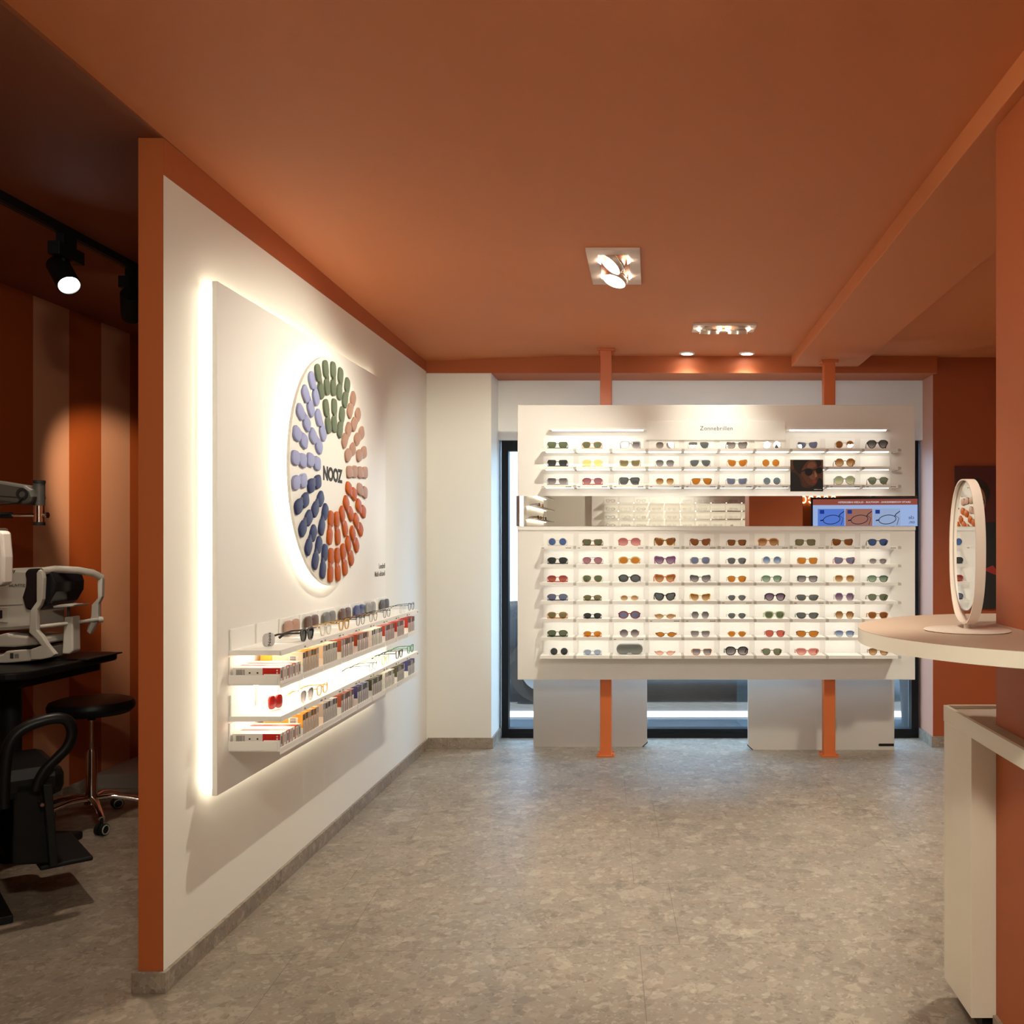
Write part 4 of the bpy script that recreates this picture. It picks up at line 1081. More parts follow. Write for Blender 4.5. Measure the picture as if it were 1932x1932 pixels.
# folded cases leaning at the back of the upper tray
for px_, zc_, cm, label in ((549, 0.0, 'pink', 'blush pink glasses case at the back of the upper lit shelf'), (586, 0.018, 'brown', 'brown glasses case at the back of the upper lit shelf behind the black sunglasses'),
                           (619.5, 0.018, 'grey', 'mid grey glasses case at the back of the upper lit shelf'), (649.5, 0.018, 'brown', 'second brown glasses case, between the grey and the navy case'),
                           (676.5, 0.018, 'navy', 'navy glasses case at the back of the upper lit shelf'), (698, 0.018, 'palegrey', 'pale grey glasses case after the navy one'), (724, 0.018, 'charcoal', 'charcoal glasses case near the far end of the upper lit shelf')):
    cmt = {'pink': CASEC['pink'], 'brown': mat('case_brown', (0.085, 0.035, 0.016), 0.35), 'grey': mat('case_mid_grey', (0.125, 0.118, 0.11), 0.4), 'navy': mat('case_dark_blue', (0.035, 0.045, 0.15), 0.35),
           'palegrey': mat('case_pale_grey', (0.26, 0.245, 0.23), 0.4), 'charcoal': mat('case_charcoal', (0.06, 0.055, 0.052), 0.4)}[cm]
    x = -1.484; y = -x*1775/(1229-px_)
    z = ZA + 0.034
    t = thing('folded_reading_glasses', label, 'reading glasses', (x, y, z), 0, 'folded glasses on the upper lit shelf')
    for h in HALVES: setm(put('case_half', h, t), cmt)
    setm(put('bridge', BRIDGE, t), cmt)
# white clip case with the handwritten mark, and the red one below
for px_, zt, cm, label, mark in ((505.5, ZA, mat('case_pearl', (0.56, 0.55, 0.54), 0.3), 'small pearl white lens case with dark mark at the near end of the upper shelf', True),
                                 (518, ZC, mat('case_bright_red', (0.50, 0.02, 0.018), 0.15, coat=0.5), 'glossy bright red folded glasses case on the lower lit shelf', False)):
    x = -1.395; y = -x*1775/(1229-px_)
    t = thing('folded_reading_glasses', label, 'reading glasses', (x, y, zt+0.0285), 0, 'small cases at the near shelf end')
    t.rotation_euler = (0, 0, R(-22)); t.scale = (0.9, 0.72 if mark else 0.42, 0.84)
    for k_h, h in enumerate(HALVES):
        if mark and k_h: continue
        ho = put('case_half', h, t); setm(ho, cm)
        if mark: ho.location.y = 0.0405
    if not mark: setm(put('bridge', BRIDGE, t), cm)
    if mark: text('mark', 'Nooz', 0.026, M['ink'], (0.0104, 0.006, -0.026), '+x', 'LEFT', t, tilt=R(-90))
# ================================================================ counter round the pillar
CX, CY, CR = 1.15, 2.52, 0.583
n = 96
# upper round top, with a square opening for the pillar
ang = [2*math.pi*i/n for i in range(n)]
def rectpt(a, x0, x1, y0, y1):
    dx, dy = math.cos(a), math.sin(a)
    t = min([((x1 if dx > 0 else x0)-CX)/dx if abs(dx) > 1e-9 else 9e9, ((y1 if dy > 0 else y0)-CY)/dy if abs(dy) > 1e-9 else 9e9])
    return (CX+dx*t, CY+dy*t)
# include the exact corner directions so the opening is square
cor = [math.atan2(y-CY, x-CX) % (2*math.pi) for x in (0.999, 1.551) for y in (2.329, 2.733)]
ang = sorted(ang + cor)
outer = [(CX+CR*math.cos(a), CY+CR*math.sin(a)) for a in ang]
inner = [rectpt(a, 0.999, 1.551, 2.329, 2.733) for a in ang]
rt = thing('round_counter', 'round blush white counter top fixed around the orange pillar, holding the oval mirror', 'counter', (CX, CY, 0))
m = MB().ring([(x-CX, y-CY) for x, y in outer], [(x-CX, y-CY) for x, y in inner], 'z', 1.197, 1.198)
m.build('top_laminate', M['pinkcream'], rt)
m = MB().ring([(x-CX, y-CY) for x, y in outer], [(x-CX, y-CY) for x, y in inner], 'z', 1.160, 1.197)
m.build('edge_board', M['cream'], rt)
# lower desk
dt = 0.915
dk = thing('reception_desk', 'cream lacquered desk wrapped around the foot of the orange pillar', 'desk', (0.93, 2.995, 0))
def DL(mb):
    mb.v = [(x-0.93, y-2.995, z) for x, y, z in mb.v]; return mb
DL(MB().box(0.93, 1.62, 2.735, 2.990, 0.05, 0.865)).build('pedestal', M['cream'], dk, 0.0015)
DL(MB().box(0.97, 1.60, 2.76, 2.97, 0.0, 0.05)).build('plinth', M['blackmat'], dk)
pts = [(0.93, 2.995), (0.93, 2.60), (0.934, 2.30), (0.948, 2.00), (0.985, 1.72), (1.06, 1.46), (1.20, 1.24), (1.42, 1.10), (1.75, 1.04), (2.10, 1.04), (2.10, 2.995)]
# desk top as strips round the pillar
m = MB()
def smooth(ps, k=5):
    out = []
    for i in range(len(ps)-1):
        p0, p1, p2, p3 = [Vector(ps[max(0, min(len(ps)-1, j))]) for j in (i-1, i, i+1, i+2)]
        for q in range(k):
            t = q/k
            out.append(tuple(0.5*((2*p1)+(-p0+p2)*t+(2*p0-5*p1+4*p2-p3)*t*t+(-p0+3*p1-3*p2+p3)*t**3)))
    return out + [ps[-1]]
front = smooth(pts[1:10])
poly = [(0.93, 2.327)] + [p for p in front if p[1] < 2.32] + [(2.10, 2.327)]
left = [(0.93, 2.995), (0.93, 2.60), (0.9325, 2.327), (0.998, 2.327), (0.998, 2.995)]
poly[0] = (0.9325, 2.327)
m.prism(left, 'z', dt-0.05, dt-0.012)
m.box(0.998, 1.63, 2.735, 2.995, dt-0.05, dt-0.012)
m.prism(poly, 'z', dt-0.05, dt-0.012)
DL(m).build('desk_top', M['cream'], dk)
m = MB()
m.box(0.93, 0.942, 2.327, 2.995, dt-0.012, dt); m.box(0.942, 1.63, 2.983, 2.995, dt-0.012, dt+0.001)
DL(m).build('raised_edge', M['cream'], dk)
m = MB().box(0.942, 0.998, 2.327, 2.983, dt-0.012, dt-0.009).box(0.998, 1.63, 2.735, 2.983, dt-0.012, dt-0.009)
DL(m).build('desk_mat', M['pinkcream'], dk)
DL(MB().box(2.02, 2.10, 1.2, 2.7, 0.0, dt-0.05)).build('side_panel', M['cream'], dk)

# oval mirror
mx, my, mz = 0.842, 2.510, 1.198
om = thing('table_mirror', 'tall oval swivel mirror with a blush metal hoop on a flat round foot', 'mirror', (mx, my, mz))
om.rotation_euler = (0, 0, R(2.4))
MB().lathe([(0.0, 0.0), (0.108, 0.0), (0.112, 0.0025), (0.109, 0.005), (0.0, 0.007)], n=64).build('foot', M['mirrorframe'], om)
MB().cyl((0, 0, 0.006), (0, 0, 0.022), 0.008).build('stem', M['mirrorframe'], om)
def stad(w, h, z0, k=20):
    """upright stadium (y,z) of half width w"""
    o = []
    for i in range(k+1): a = math.pi*i/k; o.append((w*math.cos(a), z0+h-w+w*math.sin(a)))
    for i in range(k+1): a = math.pi + math.pi*i/k; o.append((w*math.cos(a), z0+w+w*math.sin(a)))
    return o
def oval(w, h, zc, e=2.35, k=56):
    return [(w*math.copysign(abs(math.cos(t))**(2/e), math.cos(t)), zc+h*math.copysign(abs(math.sin(t))**(2/e), math.sin(t))) for t in [2*math.pi*i/k for i in range(k)]]
MB().ring(oval(0.096, 0.1935, 0.2115), oval(0.0925, 0.190, 0.2115), 'x', -0.013, 0.013).build('hoop', M['mirrorframe'], om)
g = MB().prism(oval(0.090, 0.171, 0.2260), 'x', -0.0035, 0.003, smooth=True).build('mirror_glass', M['mirror'], om)
MB().ring(oval(0.0915, 0.1725, 0.2260), oval(0.0898, 0.1708, 0.2260), 'x', -0.005, 0.005).build('mirror_rim', mat('rim_dark', (0.25, 0.22, 0.2), 0.4), g)
pv = MB().cyl((0, -0.095, 0.24), (0, -0.089, 0.24), 0.004).cyl((0, 0.089, 0.24), (0, 0.095, 0.24), 0.004)
pv.build('pivot_screw', M['mirrorframe'], om)

# portrait poster on the back wall behind the mirror
po = thing('portrait_poster', 'tall dark poster of a person with glasses on the brown wall behind the oval mirror', 'poster', (2.47, 6.547, 0.965))
MB().box(-0.36, 0.36, -0.018, 0, 0, 0.99).build('canvas', mat('poster_dark_red', (0.085, 0.012, 0.006), 0.5), po, 0.002)
def pflat(nm, poly, mt, y): MB().prism(poly, 'y', y-0.0006, y).build(nm, mt, po)
pflat('dark_clothes', [(-0.36, 0.0), (0.36, 0.0), (0.36, 0.52), (0.20, 0.60), (-0.10, 0.60), (-0.36, 0.585)], mat('poster_black', (0.010, 0.009, 0.008), 0.5), -0.018)
ell = lambda cx, cz, a, b, k=24: [(cx+a*math.cos(2*math.pi*i/k), cz+b*math.sin(2*math.pi*i/k)) for i in range(k)]
pflat('hair', ell(-0.215, 0.80, 0.095, 0.105), mat('poster_hair', (0.022, 0.012, 0.008), 0.5), -0.0186)
pflat('face', ell(-0.215, 0.745, 0.065, 0.105), mat('poster_skin', (0.33, 0.14, 0.075), 0.5), -0.0192)
for dx in (-0.245, -0.185):
    MB().ring([(x, z) for x, z in ell(dx, 0.742, 0.028, 0.024)], [(x, z) for x, z in ell(dx, 0.742, 0.022, 0.018)], 'y', -0.0206, -0.0198).build('printed_glasses', M['ink'], po)
pflat('mouth', ell(-0.215, 0.675, 0.022, 0.007), mat('poster_lips', (0.25, 0.04, 0.03), 0.5), -0.0198)
pflat('red_detail', [(-0.17, 0.27), (-0.10, 0.30), (-0.04, 0.22), (-0.10, 0.24)], mat('poster_red', (0.30, 0.02, 0.01), 0.5), -0.0192)

# ================================================================ examination room
# striped wall step at the far end
MBs = MB().box(-3.23, -1.64, 5.45, 6.55, 0, 0.083)
o = MBs.build('platform_step', M['step'], None, 0.003); tag(o, 'low grey step along the far end of the striped examination room', 'step')
# ceiling track with spotlights
tr = thing('light_track', 'long black lighting track on the dark examination room ceiling', 'light track', (-2.40, 3.6, 2.722))
MB().box(-0.018, 0.018, -1.2, 1.35, -0.034, 0).build('track', M['blackmat'], tr)
MB().box(-0.006, 0.006, -1.19, 1.34, -0.036, -0.033).build('slot', M['black'], tr)
def track_spot(y, direction, label, power, angle, lit, beam=None):
    d = Vector(direction).normalized()
    t = thing('track_spotlight', label, 'spotlight', (-2.40, y, 2.688), 0, 'spotlights on the black track')
    MB().box(-0.016, 0.016, -0.045, 0.045, -0.045, 0.0).box(-0.024, 0.024, -0.085, 0.085, -0.098, -0.045).build('adapter', M['blackmat'], t, 0.002)
    MB().cyl((0, -0.02, -0.14), (0, -0.02, -0.098), 0.009).build('swivel', M['blackmat'], t)
    c = Vector((0, -0.02, -0.165))
    a, b = c - d*0.075, c + d*0.075
    q = d.to_track_quat('Z', 'Y')
    prof = [(0.0, -0.075), (0.040, -0.075), (0.044, -0.070), (0.044, 0.075), (0.040, 0.075), (0.038, 0.062), (0.0, 0.060)]
    mm = MB().lathe(prof, n=32); mm.v = [tuple(c + q @ Vector(p)) for p in mm.v]
    mm.build('housing', M['blackmat'], t)
    mm = MB().lathe([(0.0, 0.066), (0.0375, 0.066), (0.0375, 0.070), (0.0, 0.070)], n=32); mm.v = [tuple(c + q @ Vector(p)) for p in mm.v]
    mm.build('lens', M['lampcool'], t)
    p = Vector((-2.40, y, 2.688)) + c + d*0.085
    spot('lamp_beam', p, p + (Vector(beam) if beam else d), power, angle, 0.6, (1.0, 0.86, 0.68), 0.03, t)
track_spot(3.86, (0.58, -0.42, -0.70), 'lit black spotlight on the track pointing its glowing lens towards the shop', 62, 120, True, (0.15, -0.25, -1.0))
track_spot(4.36, (-0.60, 1.15, -0.78), 'black spotlight turned away at the track end beside the orange wall edge', 135, 46, False)
track_spot(2.95, (-0.50, 1.45, -1.38), 'black spotlight at the near end of the track above the examination chair', 34, 36, False)

# instrument table
tb = thing('instrument_table', 'black rounded instrument table carrying the grey eye measuring device', 'table', (-2.92, 4.36, 0))
def rr_(x0, x1, y0, y1, r, k=8):
    o = []
    for cx, cy, a0 in ((x1-r, y1-r, 0), (x0+r, y1-r, 90), (x0+r, y0+r, 180), (x1-r, y0+r, 270)):
        for i in range(k+1): a = R(a0+90*i/k); o.append((cx+r*math.cos(a), cy+r*math.sin(a)))
    return o
MB().prism(rr_(-0.30, 0.27, -0.42, 0.38, 0.10), 'z', 0.845, 0.880).build('table_top', M['blackrub'], tb, 0.008)
MB().box(-0.10, 0.30, 0.02, 0.30, 0.880, 0.886).build('slide_rail', M['blackmat'], tb)
MB().cyl((-0.05, 0, 0.04), (-0.05, 0, 0.845), 0.045).build('column', M['blackmat'], tb)
MB().box(-0.28, 0.18, -0.18, 0.18, 0, 0.04).build('foot', M['blackmat'], tb, 0.01)
MB().box(-0.22, 0.20, -0.30, 0.28, 0.800, 0.845).build('under_frame', M['blackmat'], tb)

# autorefractor
ar = thing('eye_measuring_device', 'grey eye measuring device with chin rest on the black instrument table', 'optical instrument', (-2.885, 4.36, 0.886))
k_ = 4.30/1775
def A(px_, py_): return ((px_-65)*k_ , (1240-py_)*k_)
def apoly(*ps): return [A(*p) for p in ps]
# sliding base
MB().prism(apoly((-34, 1240), (56, 1240), (108, 1236), (110, 1214), (58, 1217), (52, 1224), (-34, 1226)), 'y', -0.13, 0.13).build('base', M['device'], ar, 0.006)
m = MB().box(*[v for v in (A(66, 0)[0], A(72, 0)[0])], -0.1315, -0.130, A(0, 1231)[1], A(0, 1221)[1])
for q in range(3): m.box(A(74, 0)[0], A(82, 0)[0], -0.1315, -0.130, A(0, 1223+3.2*q)[1]-0.001, A(0, 1223+3.2*q)[1]+0.001)
m.build('rating_plate', M['ink'], ar)
MB().prism(apoly((-20, 1211), (68, 1211), (120, 1206), (118, 1194), (60, 1188), (55, 1184), (40, 1188), (-10, 1196)), 'y', -0.115, 0.115).build('upper_base', M['device'], ar, 0.008)
MB().prism(apoly((-34, 1215), (56, 1215), (110, 1211), (110, 1207), (-34, 1210)), 'y', -0.11, 0.11).build('gap_band', M['blackmat'], ar)
body = MB().prism(apoly((-30, 1184), (60, 1180), (108, 1176), (110, 1140), (100, 1095), (96, 1066), (60, 1064), (10, 1066), (-10, 1072), (-32, 1100)), 'y', -0.105, 0.105).build('body', M['device'], ar, 0.016)
v = MB()
for q in range(8): v.prism(apoly((42+3.2*q, 1073), (43.5+3.2*q, 1073), (45.5+3.2*q, 1067.5), (44+3.2*q, 1067.5)), 'y', -0.1065, -0.103)
v.build('vent', M['ink'], body)
text('lettering', 'HUVITZ', 0.0165, M['inkgrey'], (A(57, 0)[0], -0.1062, A(0, 1098)[1]), '-y', 'LEFT', body, xs=1.25, bold=0.0004)
pn = MB().prism(apoly((27, 1165), (55, 1165), (57, 1137), (27, 1137)), 'y', -0.111, -0.104).build('front_panel', M['device'], body, 0.002)
MB().prism(apoly((30, 1157), (46, 1157), (46, 1142), (30, 1142)), 'y', -0.1125, -0.110).build('joystick_screen', M['devdark'], pn)
sm_ = MB().prism(apoly((30, 1133.5), (83, 1131), (83, 1132), (30, 1134.5)), 'y', -0.1062, -0.104)
sm_.build('seam', M['inkgrey'], body)
MB().prism(apoly((88, 1140), (98, 1143), (116, 1140), (132, 1128), (144, 1108), (145, 1090), (138, 1070), (120, 1064), (92, 1065), (87, 1072), (89, 1085), (88, 1098), (82, 1118)), 'y', -0.112, 0.112).build('measuring_head', M['devdark'], ar, 0.014)
MB().cyl((A(116, 0)[0], -0.114, A(0, 1090)[1]), (A(116, 0)[0], -0.108, A(0, 1090)[1]), 0.018).build('head_knob', M['blackmat'], ar)
cr_ = MB().prism(apoly((107, 1182), (109, 1142), (121, 1125), (121, 1072), (125, 1066), (131, 1068), (134, 1081), (132, 1120), (128, 1132), (122, 1140), (122, 1178), (131, 1188), (142, 1205), (156, 1222), (148, 1228), (128, 1232), (110, 1232), (110, 1213), (130, 1206), (118, 1192)), 'y', -0.155, -0.130)
cr_.build('head_arm', M['device'], ar, 0.004)
MB().prism(apoly((159, 1160), (160, 1138), (172, 1125), (171, 1085), (176, 1083), (181, 1086), (180, 1122), (173, 1136), (173, 1165), (163, 1185), (157, 1196), (150, 1190)), 'y', 0.100, 0.125).build('head_arm', M['device'], ar, 0.004)
def AP(px_, py_, y): a = A(px_, py_); return (a[0], y, a[1])
MB().tube([AP(127, 1069, -0.14), AP(136, 1066, -0.08), AP(158, 1069, 0.0), AP(170, 1075, 0.07), AP(177, 1085, 0.115)], 0.011, 10, flat=1.5).build('forehead_rest', M['device'], ar)
MB().prism(apoly((128, 1140), (164, 1137), (168, 1133), (160, 1135), (140, 1133), (126, 1136)), 'y', -0.06, 0.06).build('chin_cup', M['device'], ar, 0.003)
MB().cyl(AP(141, 1158, 0), AP(141, 1138, 0), 0.006).build('chin_rod', M['armgrey'], ar)
MB().prism(apoly((140, 1158), (156, 1156), (157, 1222), (150, 1228), (136, 1228), (138, 1190)), 'y', -0.03, 0.03).build('chin_column', M['device'], ar, 0.006)
MB().cyl(AP(122, 1172, -0.14), AP(172, 1167, 0.11), 0.009).build('cross_bar', M['device'], ar)
MB().cyl(AP(173, 1167, 0.105), AP(180, 1167, 0.115), 0.014).build('height_knob', M['device'], ar)

# phoropter on its arm
ph = thing('phoropter_arm', 'dark grey swivel arm with chrome pivot holding the white lens unit', 'optical instrument', (-2.98, 3.86, 0))
kp = 3.86/1775
def Pp(px_, py_): return ((px_-1229)*kp + 2.98, 1.44-(py_-1019)*kp)
def ppoly(*ps): return [Pp(*p) for p in ps]
MB().cyl((-0.12, 0, 0.0), (-0.12, 0, 1.72), 0.035).build('pillar_tube', M['armgrey'], ph)
MB().lathe([(0.0, 0.0), (0.11, 0.0), (0.11, 0.015), (0.0, 0.03)], (-0.12, 0, 0), 32).build('floor_foot', M['armgrey'], ph)
arm_ = MB().prism(ppoly((-70, 902), (0, 907), (60, 917), (72, 925), (76, 938), (72, 950), (60, 953), (40, 952), (0, 946), (-70, 938)), 'y', -0.045, 0.045).build('arm', M['armgrey'], ph, 0.010)
a0 = Pp(56, 933)
MB().ring([(a0[0]+0.024*math.cos(2*math.pi*i/24), a0[1]+0.024*math.sin(2*math.pi*i/24)) for i in range(24)], [(a0[0]+0.014*math.cos(2*math.pi*i/24), a0[1]+0.014*math.sin(2*math.pi*i/24)) for i in range(24)], 'y', -0.049, -0.040).build('eyelet', M['blackmat'], arm_)
MB().prism(ppoly((-70, 930.5), (54, 939), (54, 940.5), (-70, 932)), 'y', -0.0462, -0.044).build('groove', M['blackmat'], arm_)
x_, z0_ = Pp(74, 954); _, z1_ = Pp(74, 912)
MB().cyl((x_, 0, z0_), (x_, 0, z1_), 0.021).build('pivot_housing', M['armgrey'], ph)
MB().cyl((x_, 0, z1_), (x_, 0, z1_+0.012), 0.023).build('top_knob', M['blackmat'], ph)
zc0 = Pp(0, 985)[1]
MB().cyl((x_, 0, zc0), (x_, 0, z0_), 0.019).build('chrome_tube', M['chrome'], ph)
MB().cyl((x_, 0, zc0-0.013), (x_, 0, zc0), 0.022).build('lower_knob', M['blackmat'], ph)
MB().cyl((x_, 0, Pp(0, 972)[1]), (x_+0.030, 0, Pp(0, 972)[1]), 0.006).cyl((x_+0.028, 0, Pp(0, 972)[1]), (x_+0.036, 0, Pp(0, 972)[1]), 0.012).build('lock_screw', M['chrome'], ph)
MB().cyl((Pp(-70, 0)[0], 0, Pp(0, 972)[1]), (x_, 0, Pp(0, 972)[1]), 0.0065).build('support_rod', M['chrome'], ph)
MB().cyl((Pp(-70, 0)[0], 0, Pp(0, 972)[1]), (Pp(22, 0)[0], 0, Pp(0, 972)[1]), 0.013).build('rod_sleeve', M['blackmat'], ph)
MB().prism(ppoly((12, 1003), (16, 1001), (33, 1002), (36, 1008), (39, 1050), (38, 1096), (34, 1102), (22, 1105), (15, 1098), (13, 1060)), 'y', -0.10, -0.04).build('lens_unit', mat('device_white', (0.74, 0.68, 0.62), 0.4), ph, 0.010)
MB().prism(ppoly((-60, 1000), (10, 996), (13, 1008), (13, 1080), (16, 1098), (6, 1106), (-60, 1106)), 'y', -0.08, 0.02).build('lens_unit_body', mat('device_taupe', (0.22, 0.17, 0.13), 0.35), ph, 0.008)
MB().cyl((Pp(0, 0)[0], -0.095, Pp(0, 1042)[1]), (Pp(0, 0)[0], -0.07, Pp(0, 1042)[1]), 0.018).build('lens_dial', M['devdark'], ph)
MB().cyl((Pp(4, 0)[0], -0.10, Pp(0, 1044)[1]), (Pp(12, 0)[0], -0.10, Pp(0, 1043)[1]), 0.004).build('lever', M['chrome'], ph)
MB().tube([(Pp(-70, 958)[0], -0.05, Pp(0, 958)[1]), (Pp(0, 954)[0], -0.055, Pp(0, 954)[1]), (Pp(50, 950)[0], -0.05, Pp(0, 949)[1]), (Pp(58, 940)[0], -0.05, Pp(0, 940)[1])], 0.004, 8).build('cable', M['blackmat'], ph)

# stool
sx_, sy_ = -2.850, 4.79
sto = thing('swivel_stool', 'round black swivel stool with chrome column and five castors', 'stool', (sx_, sy_, 0))
MB().lathe([(0.0, 0.555), (0.12, 0.552), (0.175, 0.560), (0.196, 0.582), (0.198, 0.602), (0.188, 0.622), (0.15, 0.634), (0.0, 0.638)], n=48).build('seat', M['blackrub'], sto)
MB().cyl((0, 0, 0.525), (0, 0, 0.558), 0.018).cyl((0, 0, 0.545), (0, 0, 0.558), 0.07).build('seat_mount', M['blackmat'], sto)
MB().cyl((0, 0, 0.36), (0, 0, 0.53), 0.009).build('piston', M['chrome'], sto)
MB().lathe([(0.0, 0.10), (0.034, 0.10), (0.028, 0.14), (0.025, 0.36), (0.022, 0.375), (0.0, 0.375)], n=32).build('column', M['chrome'], sto)
for i in range(5):
    a = R(-50 + 72*i)
    ca, sa = math.cos(a), math.sin(a)
    lg = MB().tube([(0.02*ca, 0.02*sa, 0.125), (0.10*ca, 0.10*sa, 0.128), (0.19*ca, 0.19*sa, 0.108), (0.265*ca, 0.265*sa, 0.082)], [0.019, 0.018, 0.016, 0.015], 12, flat=0.8).build('leg', M['chrome'], sto)
    w = MB(); px_, py_ = 0.262*ca, 0.262*sa
    b = a + R(40)
    u = Vector((math.cos(b), math.sin(b), 0))
    for s in (-1, 1):
        c = Vector((px_, py_, 0.0285)) + u*s*0.013
        w.cyl(c - u*0.009, c + u*0.009, 0.028, n=24)
    w.cyl((px_, py_, 0.03), (px_, py_, 0.085), 0.007, n=10)
    cs = w.build('castor', M['blackmat'], lg)
    rg = MB()
    for s in (-1, 1):
        c = Vector((px_, py_, 0.0285)) + u*s*0.0225
        q = u.to_track_quat('Z', 'Y')
        rg.tube([c + q @ Vector((0.0215*math.cos(2*math.pi*k/20), 0.0215*math.sin(2*math.pi*k/20), 0)) for k in range(20)], 0.0032, 6, closed=True)
    rg.build('castor_ring', mat('castor_grey', (0.33, 0.36, 0.32), 0.5), cs)

# examination chair (the frame cuts off its back); it faces away to the far right of the room
ch = thing('examination_chair', 'black padded examination chair with looped armrests and a foot plate', 'chair', (-2.62, 3.62, 0))
th_ = R(42); hx_, hy_ = math.cos(th_), math.sin(th_)
P0 = (-2.445, 3.50)                      # foot of the nearer armrest
def CW_(s_, l_, z): return (P0[0] + hx_*s_ - hy_*l_ + 2.62, P0[1] + hy_*s_ + hx_*l_ - 3.62, z)
def cbox(mb, s0, s1, l0, l1, z0, z1):
    v = [CW_(a, b, c) for c in (z0, z1) for a, b in ((s0, l0), (s1, l0), (s1, l1), (s0, l1))]
    return mb.add(v, [(0,3,2,1),(4,5,6,7),(0,1,5,4),(1,2,6,5),(2,3,7,6),(3,0,4,7)])
def cprism(mb, poly, l0, l1):            # poly in (forward, z)
    n_ = len(poly); v = [CW_(a, l0, b) for a, b in poly] + [CW_(a, l1, b) for a, b in poly]
    return mb.add(v, [(i, (i+1) % n_, n_+(i+1) % n_, n_+i) for i in range(n_)] + [tuple(range(n_-1, -1, -1)), tuple(range(n_, 2*n_))])
def onplane(px_, py_, l_):
    k = (px_-1229)/1775; X0, Y0 = P0[0]-hy_*l_, P0[1]+hx_*l_
    s_ = (k*Y0 - X0)/(hx_ - k*hy_)
    return s_, 1.44 - (py_-1019)*(Y0+hy_*s_)/1775
cbox(MB(), -0.42, 0.235, 0.03, 0.49, 0.445, 0.560).build('seat', M['blackrub'], ch, 0.035)
cprism(MB(), [(-0.42, 0.50), (-0.32, 0.50), (-0.42, 1.15), (-0.52, 1.15)], 0.04, 0.48).build('backrest', M['blackrub'], ch, 0.03)
cprism(MB(), [onplane(26, 1478, 0.03), onplane(92, 1478, 0.03), onplane(104, 1630, 0.03), onplane(22, 1634, 0.03)], 0.03, 0.46).build('leg_rest', M['blackrub'], ch, 0.012)
fr_ = mat('chair_frame_dark', (0.012, 0.012, 0.011), 0.5, spec=0.25)
bp = [onplane(80, 1478, 0.0), onplane(97, 1478, 0.0), onplane(108, 1632, 0.0), onplane(93, 1634, 0.0)]
cprism(MB(), bp, -0.02, 0.025).build('leg_rest_frame', fr_, ch, 0.004)
cbox(MB(), 0.15, 0.33, 0.03, 0.46, 0.165, 0.183).build('foot_plate', M['blackmat'], ch, 0.006)
q_ = onplane(77, 1516, 0.0)
MB().cyl(CW_(q_[0], -0.022, q_[1]), CW_(q_[0], -0.030, q_[1]), 0.007, n=12).build('bolt_cap', M['chrome'], ch)
MB().cyl(CW_(q_[0], 0.03, q_[1]), CW_(q_[0], -0.022, q_[1]), 0.007, n=12).build('hinge_pin', M['blackmat'], ch)
lp_ = smooth([onplane(a, b, 0.0) for a, b in ((6, 1525), (7, 1480), (10, 1440), (17, 1405), (36, 1380), (70, 1363), (108, 1355), (130, 1362), (136, 1384), (128, 1408), (108, 1430), (86, 1452), (74, 1474), (68, 1492))], 5)
MB().tube([CW_(a, 0.0, b) for a, b in lp_], 0.022, 12, flat=0.85).build('armrest', M['blackrub'], ch)
# the farther armrest is swung up along the backrest
MB().tube([CW_(-0.40 + (b-0.50)*-0.35 - 0.02, 0.53, 0.60 + (a+0.02)*1.6) for a, b in lp_], 0.019, 12).build('armrest', M['blackrub'], ch)
cbox(MB(), -0.36, 0.02, 0.06, 0.46, 0.03, 0.45).build('pedestal', fr_, ch, 0.006)
cbox(MB(), -0.45, 0.06, 0.0, 0.50, 0.0, 0.03).build('floor_plate', M['blackmat'], ch, 0.004)
# wall socket
o = MB().box(-3.24, -3.228, 4.70, 4.785, 0.21, 0.335).build('wall_socket', mat('socket_white', (0.7, 0.66, 0.6), 0.4), None, 0.002)
tag(o, 'white wall socket low on the striped wall behind the examination chair', 'socket')

# ================================================================ what the mirror strip shows: the shop behind the camera
# eyeglasses wall facing the sunglasses panel
ew = thing('eyeglasses_display', 'white lit eyeglasses wall facing the sunglasses panel, seen in the mirror strip', 'display wall', (0.28, -1.5, 0))
MB().box(-1.16, 1.30, -0.06, 0, 0.5, 2.3).build('panel', M['panel'], ew)
ez = [1.99, 1.87, 1.75, 1.63, 1.51]
EW_ = 0.225
et = MB().box(0, EW_-0.012, 0, 0.14, -0.004, 0).box(0, EW_-0.012, 0.137, 0.14, -0.018, -0.004).box(0.004, EW_-0.018, 0, 0.006, 0, 0.08, 1)
eme = et.mesh('tray'); eme.materials.append(M['tray']); eme.materials.append(M['backplate'])
for r, z in enumerate(ez):
    for c in range(10):
        t = put('tray', eme, ew); t.location = (-1.00 + c*EW_ + 0.02, 0.0, z)
    MB().box(-0.96, 1.20, 0.112, 0.122, z-0.010, z-0.0045).build('light_strip', M['ledshelf'], ew)  # added strips hidden behind the lips to brighten the trays
def back_glasses(r, c, kind, fr, label, t=T1):
    eyewear('eyeglasses', label, 'eyeglasses', (0.28-1.00+0.02+c*EW_+0.10, -1.385, ez[r]+0.0005), R(180), kind, FR[fr], LE['clear'], t, False, 'eyeglasses opposite the sunglasses panel')
seq = ['silver', 'clear', 'gunmetal', 'clear', 'silver', 'bronze']
